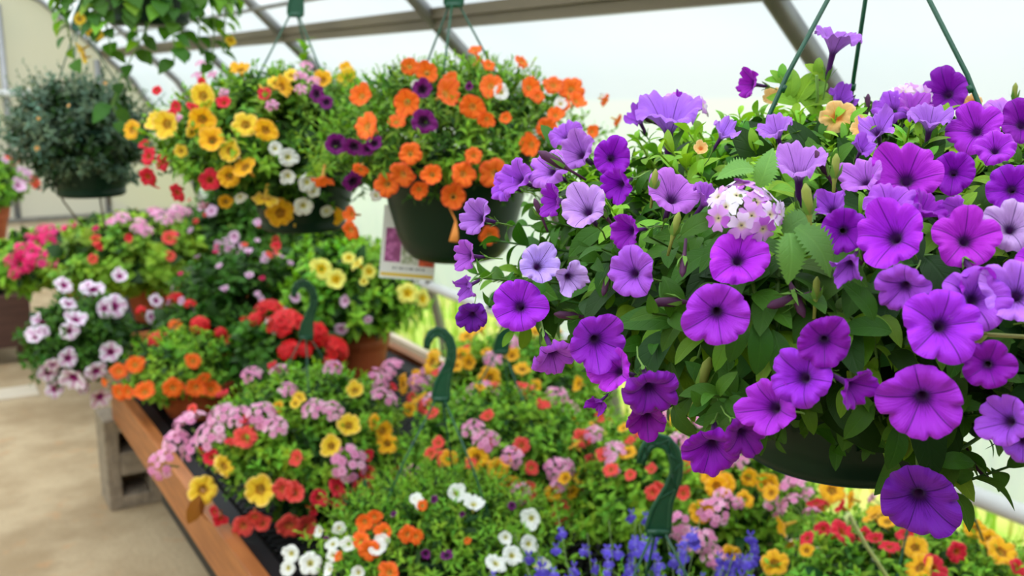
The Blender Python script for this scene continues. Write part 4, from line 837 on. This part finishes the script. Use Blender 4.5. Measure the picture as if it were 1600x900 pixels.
bench_basket(1.5, 1.72, 'bench basket of coral and yellow flowers between nearest green hook and big pot above', .32, .19, .2, .645, G_GR,
    dict(coral=[(1020, 770, 26), (985, 742, 20), (1018, 734, 20), (985, 690, 20), (1015, 680, 26), (1070, 726, 28), (1000, 676, 22), (1030, 765, 26), (1285, 790, 26)], gold=[(1120, 760, 42), (1110, 742, 34), (1132, 756, 38), (1095, 800, 40), (1170, 746, 32), (1202, 756, 38), (1140, 870, 38), (1060, 660, 30), (1165, 780, 30)],
         pink=[(1115, 800, 54), (1055, 820, 50), (1130, 776, 32), (1152, 786, 24), (1080, 842, 44), (1100, 846, 44), (1115, 870, 42), (1020, 652, 50), (1060, 690, 36), (1210, 790, 40), (960, 705, 40)]), (('coral', 22, .034), ('gold', 12, .036), ('pink', 9, .06)), n=480, ang=.1, zap=.95, hk=False)
bench_basket(1.52, 1.1, 'bench basket of golden, red and pink flowers in the lower right corner', .29, .17, .2, .63, G_GR,
    dict(gold=[(1300, 766, 44), (1225, 821, 38), (1365, 806, 36), (1430, 855, 42), (1437, 886, 50), (1565, 862, 52), (1210, 880, 44), (1522, 826, 34), (1545, 842, 32), (1372, 756, 22), (1330, 780, 30), (1205, 770, 30), (1260, 860, 24)],
         red=[(1316, 831, 44), (1275, 786, 28), (1316, 793, 26), (1415, 834, 32), (1460, 886, 44), (1495, 862, 34), (1368, 842, 24), (1286, 826, 26), (1590, 886, 28), (1350, 835, 26)], pink=[(1240, 760, 50), (1236, 786, 40), (1240, 740, 32), (1268, 801, 30), (1476, 826, 32), (1365, 780, 24), (1262, 772, 26)]), (('gold', 5, .04), ('red', 6, .034), ('pink', 2, .05)), n=480, ang=1.4, zap=.97, stalk=True)
bench_basket(.9, 1.79, 'bench basket of white and orange flowers under the middle green hook', .285, .13, .2, .66, G_GR,
    dict(white=[(713, 771, 32), (740, 788, 34), (830, 810, 34), (826, 850, 30), (455, 865, 30), (485, 880, 36), (450, 888, 28), (520, 850, 24), (545, 850, 26), (530, 825, 22), (590, 855, 30), (598, 845, 24), (500, 830, 20), (650, 780, 22), (655, 785, 20), (775, 880, 36), (800, 868, 34), (845, 885, 30), (515, 890, 22), (560, 895, 24), (790, 840, 22), (520, 868, 22)],
         orange=[(570, 815, 30), (578, 860, 34), (565, 845, 30), (585, 808, 26), (600, 832, 32), (637, 835, 30), (650, 838, 26), (608, 895, 38), (530, 870, 18), (660, 790, 18), (730, 845, 12)], plum=[(698, 868, 22), (665, 865, 16), (678, 780, 14), (615, 803, 12), (800, 790, 14), (722, 803, 10), (510, 842, 10)]), (), n=520, size=.026, tmpl=T_NAR, ang=.9, zap=.955)
# low blue lobelia in the nearest row
def lobelia():
    x, y = .9, 1.09; loc = (x, y, DECK); dome = ((x, y, .68), .26, .16, .18)
    root = basket('hanging_basket', loc, 'bench basket of small blue lobelia flowers under the nearest green hook', 'hanging basket', dome, zap=.945, ang=1.1)
    lv = Leaves(); mb = MB(); filler(lv, dome, 600, .03, G_DK, -.5, (.5, .9)); grow(lv, mb, dome, 420, .06, .022, G_GR, 10, .9, -.2, (.8, 1.1))
    stalks = MB(); pts = []
    for i in range(140):
        a = rng.uniform(0, 6.28); r_ = .25 * math.sqrt(rng.random()); b0 = np.array([x + r_ * math.cos(a), y + r_ * math.sin(a), .80 - r_ * .3]); h = rng.uniform(.04, .125)
        e = b0 + np.array([math.cos(a) * r_ * .3 + rng.normal(0, .012), math.sin(a) * r_ * .3 + rng.normal(0, .012), h]); tube(mb, [b0 - np.array([0, 0, .05]), b0, e], .001, 4, False, col=(.2, .3, .1, 1))
        for k in range(3 if i % 3 else 1): pts.append(b0 + (e - b0) * rng.uniform(.6, 1.0) + rng.normal(0, .006, 3))
    finish_foliage(root, lv, mb, T_NAR)
    def fl(q):
        f = MB(); X, Y, Z = frame(unit(-FW + UP * rng.uniform(-.2, .9) + RT * rng.normal(0, .6)))
        s_ = rng.uniform(.009, .014)
        for ang, L_, w_ in ((-.7, 1.1, .36), (0, 1.25, .4), (.7, 1.1, .36), (2.6, .8, .16), (-2.6, .8, .16)):
            up_ = unit(UP - Z * (UP @ Z)); rt_ = np.cross(up_, Z); u_ = -up_ * math.cos(ang) + rt_ * math.sin(ang); w = np.cross(Z, u_)
            cc = srgb(*[int(v) for v in np.array([96, 76, 206]) * rng.uniform(.85, 1.12)]); V = [q, q + s_ * (u_ * L_ * .5 + w * w_ + Z * .2), q + s_ * (u_ * L_ + w * w_ * .7), q + s_ * (u_ * L_ - w * w_ * .7), q + s_ * (u_ * L_ * .5 - w * w_ + Z * .2)]
            f.add(V, [[0, 1, 2, 3, 4]], col=np.array([srgb(150, 138, 232)] + [cc] * 4))
        return f
    pts.sort(key=lambda q: float((q - EYE) @ FW)); big = pts[:100]; rest = pts[100:]
    for q in big: part('lobelia_flower', fl(q).mesh('lobelia_flower', M['col']), root)
    allm = MB()
    for q in rest:
        f = fl(q)
        for v, u_, c_ in zip(f.v, f.uv, f.c): allm.add(v, [[0, 1, 2, 3, 4]], u_, c_)
    o = part('lobelia_flowers_behind', allm.mesh('lobelia_flowers_behind', M['col']), root); o['kind'] = 'stuff'
    return root
lobelia()
# ================================================================== POTS FARTHER UP THE BENCH AND BEYOND
def potted(name, x, y, z, label, R, ru, rd, zc, green, lists=None, spec=(), pot='terracotta_pot', PR=.13, PH=.2, n=300, size=.045, tmpl=T_OV, mat='leaf', off=(0, 0), per=9, up=.7):
    root = empty(name, (x, y, z), label, 'potted plant'); key = '%s_%d_%d' % (pot, PR * 1000, PH * 1000)
    mb = MB()
    if key not in FM:
        if pot == 'bowl': lathe(mb, [(.0001, 0), (PR * .6, 0), (PR * .64, .005), (PR * .8, PH * .45), (PR * .93, PH * .8), (PR * .97, PH * .82), (PR * 1.02, PH * .9), (PR * 1.02, PH), (PR * .96, PH), (PR * .9, PH * .8)], 56)
        else: lathe(mb, [(.0001, 0), (PR * .66, 0), (PR * .68, .006), (PR * .70, .02), (PR * .87, PH * .64), (PR * .88, PH * .66), (PR * .94, PH * .69), (PR * .955, PH * .78), (PR * .94, PH * .8), (PR * .975, PH * .82), (PR * 1.0, PH * .95), (PR * 1.02, PH * .985), (PR, PH), (PR * .94, PH * .985), (PR * .88, PH * .8)], 56)
        FM[key] = mb.mesh('pot', M['terra'] if pot != 'black_pot' else M['black'])
    part('pot', FM[key], root, Matrix.Translation((x, y, z)))
    part('soil', soil_mesh(PR * .9, 'soil_%d' % int(PR * 1000)), root, Matrix.Translation((x, y, z + PH * .84)))
    dome = ((x + off[0], y + off[1], zc), R, ru, rd); lv = Leaves(); mb = MB()
    filler(lv, (dome[0], R * .85, ru * .85, rd * .8), 400, size * 1.2, G_DK, -.6, (.45, .95)); grow(lv, mb, dome, n, .07, size, green, per, up, -.6, (.78, 1.06))
    finish_foliage(root, lv, mb, tmpl, mat)
    put(root, dome, lists or {}); scatter(root, dome, spec); return root, dome
potted('potted_plant', 1.378, 3.404, DECK, 'large round terracotta pot of pale yellow flowers standing on the bench', .27, .22, .08, .79, G_GR, dict(lemon=[(502, 420, 36), (525, 437, 34), (545, 403, 22), (558, 412, 26), (577, 424, 24), (637, 458, 34), (660, 467, 30), (568, 440, 14)], palepink=[(533, 515, 22), (540, 471, 20), (490, 505, 18), (462, 465, 18), (575, 500, 14)]), (), PR=.122, PH=.255, n=260, size=.06, off=(.0, .02))
r_, d_ = potted('flower_bowl', .805, 3.43, DECK, 'low terracotta bowl of orange flowers near the far aisle corner of the bench', .23, .14, .07, .63, G_GR, dict(orange=[(186, 580, 28), (211, 570, 30), (186, 613, 28), (226, 612, 34), (270, 606, 34), (306, 605, 32), (330, 608, 28), (302, 564, 26), (275, 508, 24), (200, 612, 24), (318, 592, 24), (165, 597, 16), (384, 525, 22)]), (), pot='bowl', PR=.165, PH=.14, n=260, size=.035, off=(-.05, .01))
potted('potted_plant', 1.06, 3.28, DECK, 'potted red geranium standing behind the green hook farthest up the bench', .19, .17, .06, .66, G_MID * 1.2, dict(geranium=[(420, 487, 48), (446, 508, 58), (490, 523, 48), (523, 547, 48), (452, 548, 38), (516, 566, 26), (400, 500, 26), (475, 548, 28)], white=[(443, 485, 16), (430, 515, 18), (422, 505, 18)]), (), PR=.11, PH=.16, n=160, size=.06, tmpl=T_ROUND)
potted('potted_plant', 1.0, 3.66, DECK, 'potted red geranium between the orange flower bowl and the pink veined petunias', .2, .16, .06, .66, G_MID, dict(geranium=[(250, 541, 50), (367, 551, 52), (312, 510, 32), (385, 504, 24), (220, 485, 18), (275, 468, 28), (297, 476, 20), (345, 520, 20)]), (), PR=.11, PH=.16, n=170, size=.055, tmpl=T_ROUND, off=(-.13, -.04))
potted('potted_plant', .74, 3.73, DECK, 'trailing pot of white flowers with pink veins over the far bench corner', .21, .17, .22, .68, G_MID, dict(pinkstar=[(146, 452, 38), (107, 475, 28), (178, 479, 40), (163, 482, 28), (118, 500, 34), (108, 517, 30), (115, 590, 42), (85, 608, 30), (156, 620, 34), (173, 550, 34), (60, 500, 26), (57, 525, 30), (66, 518, 24), (75, 582, 34), (82, 570, 28), (106, 560, 32), (150, 580, 34), (130, 604, 26), (236, 495, 22), (244, 470, 22), (187, 432, 26), (100, 446, 30), (136, 446, 24), (50, 522, 22), (200, 610, 20)]), (), PR=.10, PH=.15, n=330, size=.04, off=(-.24, .10), up=.2)
potted('potted_plant', 1.25, 3.66, DECK, 'bushy pot of tiny pale pink flowers in the middle behind the red geraniums', .26, .26, .1, .74, G_MID, {}, (('palepink', 34, .03), ('magenta', 6, .02), ('coral', 5, .03)), PR=.12, PH=.18, n=240, size=.05, off=(-.21, .08))
# second bench farther on with its own pots
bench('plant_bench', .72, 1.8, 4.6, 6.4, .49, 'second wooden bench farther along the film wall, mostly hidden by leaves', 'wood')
potted('potted_plant', .98, 4.95, DECK, 'lime leaved potted plant with small pink flowers behind the white veined petunias', .36, .20, .14, .78, G_LIME * .8, dict(pink=[(190, 342, 30), (176, 348, 26), (220, 352, 28), (214, 356, 22), (250, 337, 30), (240, 331, 24), (276, 332, 28), (262, 346, 22), (290, 332, 22), (228, 361, 24)], coral=[(265, 372, 26), (266, 400, 18), (150, 375, 18), (145, 405, 16)], red=[(200, 372, 14), (155, 385, 12)]), (('magenta', 8, .035),), n=330, size=.06, PR=.14, PH=.2, tmpl=T_ROUND, off=(-.1, 0))
potted('potted_plant', .80, 5.75, DECK, 'hot pink flowering potted plant at far left of the lime leaves', .30, .17, .14, .66, G_GR, dict(hot=[(72, 362, 36), (40, 392, 38), (58, 402, 44), (18, 408, 24), (25, 426, 26), (88, 410, 30), (106, 362, 32), (74, 374, 30), (50, 374, 26), (120, 360, 26), (45, 418, 20)]), (), n=200, size=.06, PR=.13, PH=.2, off=(-.2, 0))
potted('potted_plant', 1.45, 5.0, DECK, 'potted plant with small pink flowers on the second bench below the yellow hanging basket', .33, .32, .14, .80, G_MID, dict(palepink=[(366, 370, 20), (342, 386, 22), (356, 387, 20), (378, 398, 18), (395, 425, 18), (330, 330, 20)], red=[(430, 375, 14), (405, 350, 12)]), (('palepink', 16, .04), ('red', 8, .03)), n=230, size=.07, PR=.13, PH=.2)
potted('potted_plant', 1.55, 4.1 - .34, DECK, 'leafy green potted plant behind the pale yellow flowers', .24, .22, .1, .80, G_GR, dict(red=[(432, 385, 16), (420, 400, 14)]), (), n=200, size=.07, PR=.12, PH=.18, off=(-.12, .0))
potted('potted_plant', *(float(v) for v in (EYE + ray(-24, 386) * ((.55 - 1.6) / ray(-24, 386)[2]))[:2]), .55, 'terracotta pot with pink and lavender flowers on the brown bench at the left edge', .26, .24, .12, .92, G_GR, dict(palepink=[(40, 275, 24), (28, 290, 24), (35, 268, 18)], coral=[(55, 285, 22), (60, 290, 16)]), (('palepink', 10, .06), ('coral', 6, .05)), n=150, size=.06, PR=.17, PH=.26, off=(.02, 0))
# dry leaf caught on the rail
lf = Leaves(); lf.add(at(312, 772, 2.52), -UP * 1.0 - RT * .32, -FW + RT * .5, .085, np.array(srgb(150, 98, 44)[:3])); lf.add(at(316, 775, 2.515), -UP + RT * .05, -RT - FW * .4, .07, np.array(srgb(120, 60, 34)[:3]))
o = part('dried_leaf', lf.mesh('dried_leaf', T_OV, M['leaf'])); o['label'] = 'curled brown dried leaf caught on the bench side rail'; o['category'] = 'leaf'
# ================================================================== LIGHT, CAMERA
w = bpy.data.worlds.new('overcast'); bpy.context.scene.world = w; w.use_nodes = True; nt = w.node_tree; nt.nodes.clear()
out = nt.nodes.new('ShaderNodeOutputWorld'); bg = nt.nodes.new('ShaderNodeBackground'); tc = N(nt, 'ShaderNodeTexCoord'); sp = N(nt, 'ShaderNodeSeparateXYZ'); nt.links.new(tc.outputs['Generated'], sp.inputs[0])
nt.links.new(mixc(nt, smooth(nt, sp.outputs[2], -.05, .7), (.90, .95, 1.0, 1), (.96, .98, 1.0, 1)), bg.inputs[0]); nt.links.new(math_(nt, 'MULTIPLY_ADD', smooth(nt, sp.outputs[2], .05, .9), 1.85, .45), bg.inputs[1]); nt.links.new(bg.outputs[0], out.inputs[0])
su = bpy.data.lights.new('sun', 'SUN'); su.energy = 2.4; su.angle = math.radians(60); so = bpy.data.objects.new('sun', su); C.objects.link(so); so.rotation_euler = (math.radians(28), math.radians(-22), 0)
cam = bpy.data.cameras.new('camera'); co = bpy.data.objects.new('camera', cam); C.objects.link(co)
cam.sensor_width = 36; cam.lens = 36 * F / 1600; cam.clip_start = .05; cam.clip_end = 300
R3 = Matrix((RT, UP, -FW)).transposed(); co.matrix_world = Matrix.Translation(Vector(EYE)) @ R3.to_4x4()
cam.dof.use_dof = True; cam.dof.focus_distance = .74; cam.dof.aperture_fstop = 8.5
S = bpy.context.scene; S.camera = co
S.view_settings.view_transform = 'Standard'; S.view_settings.look = 'None'; S.view_settings.gamma = 1; S.view_settings.use_curve_mapping = False; S.view_settings.exposure = 0.3
S.cycles.max_bounces = 8; S.cycles.transparent_max_bounces = 16; S.cycles.diffuse_bounces = 5; S.cycles.caustics_reflective = False; S.cycles.caustics_refractive = False
S.cycles.sample_clamp_indirect = 4
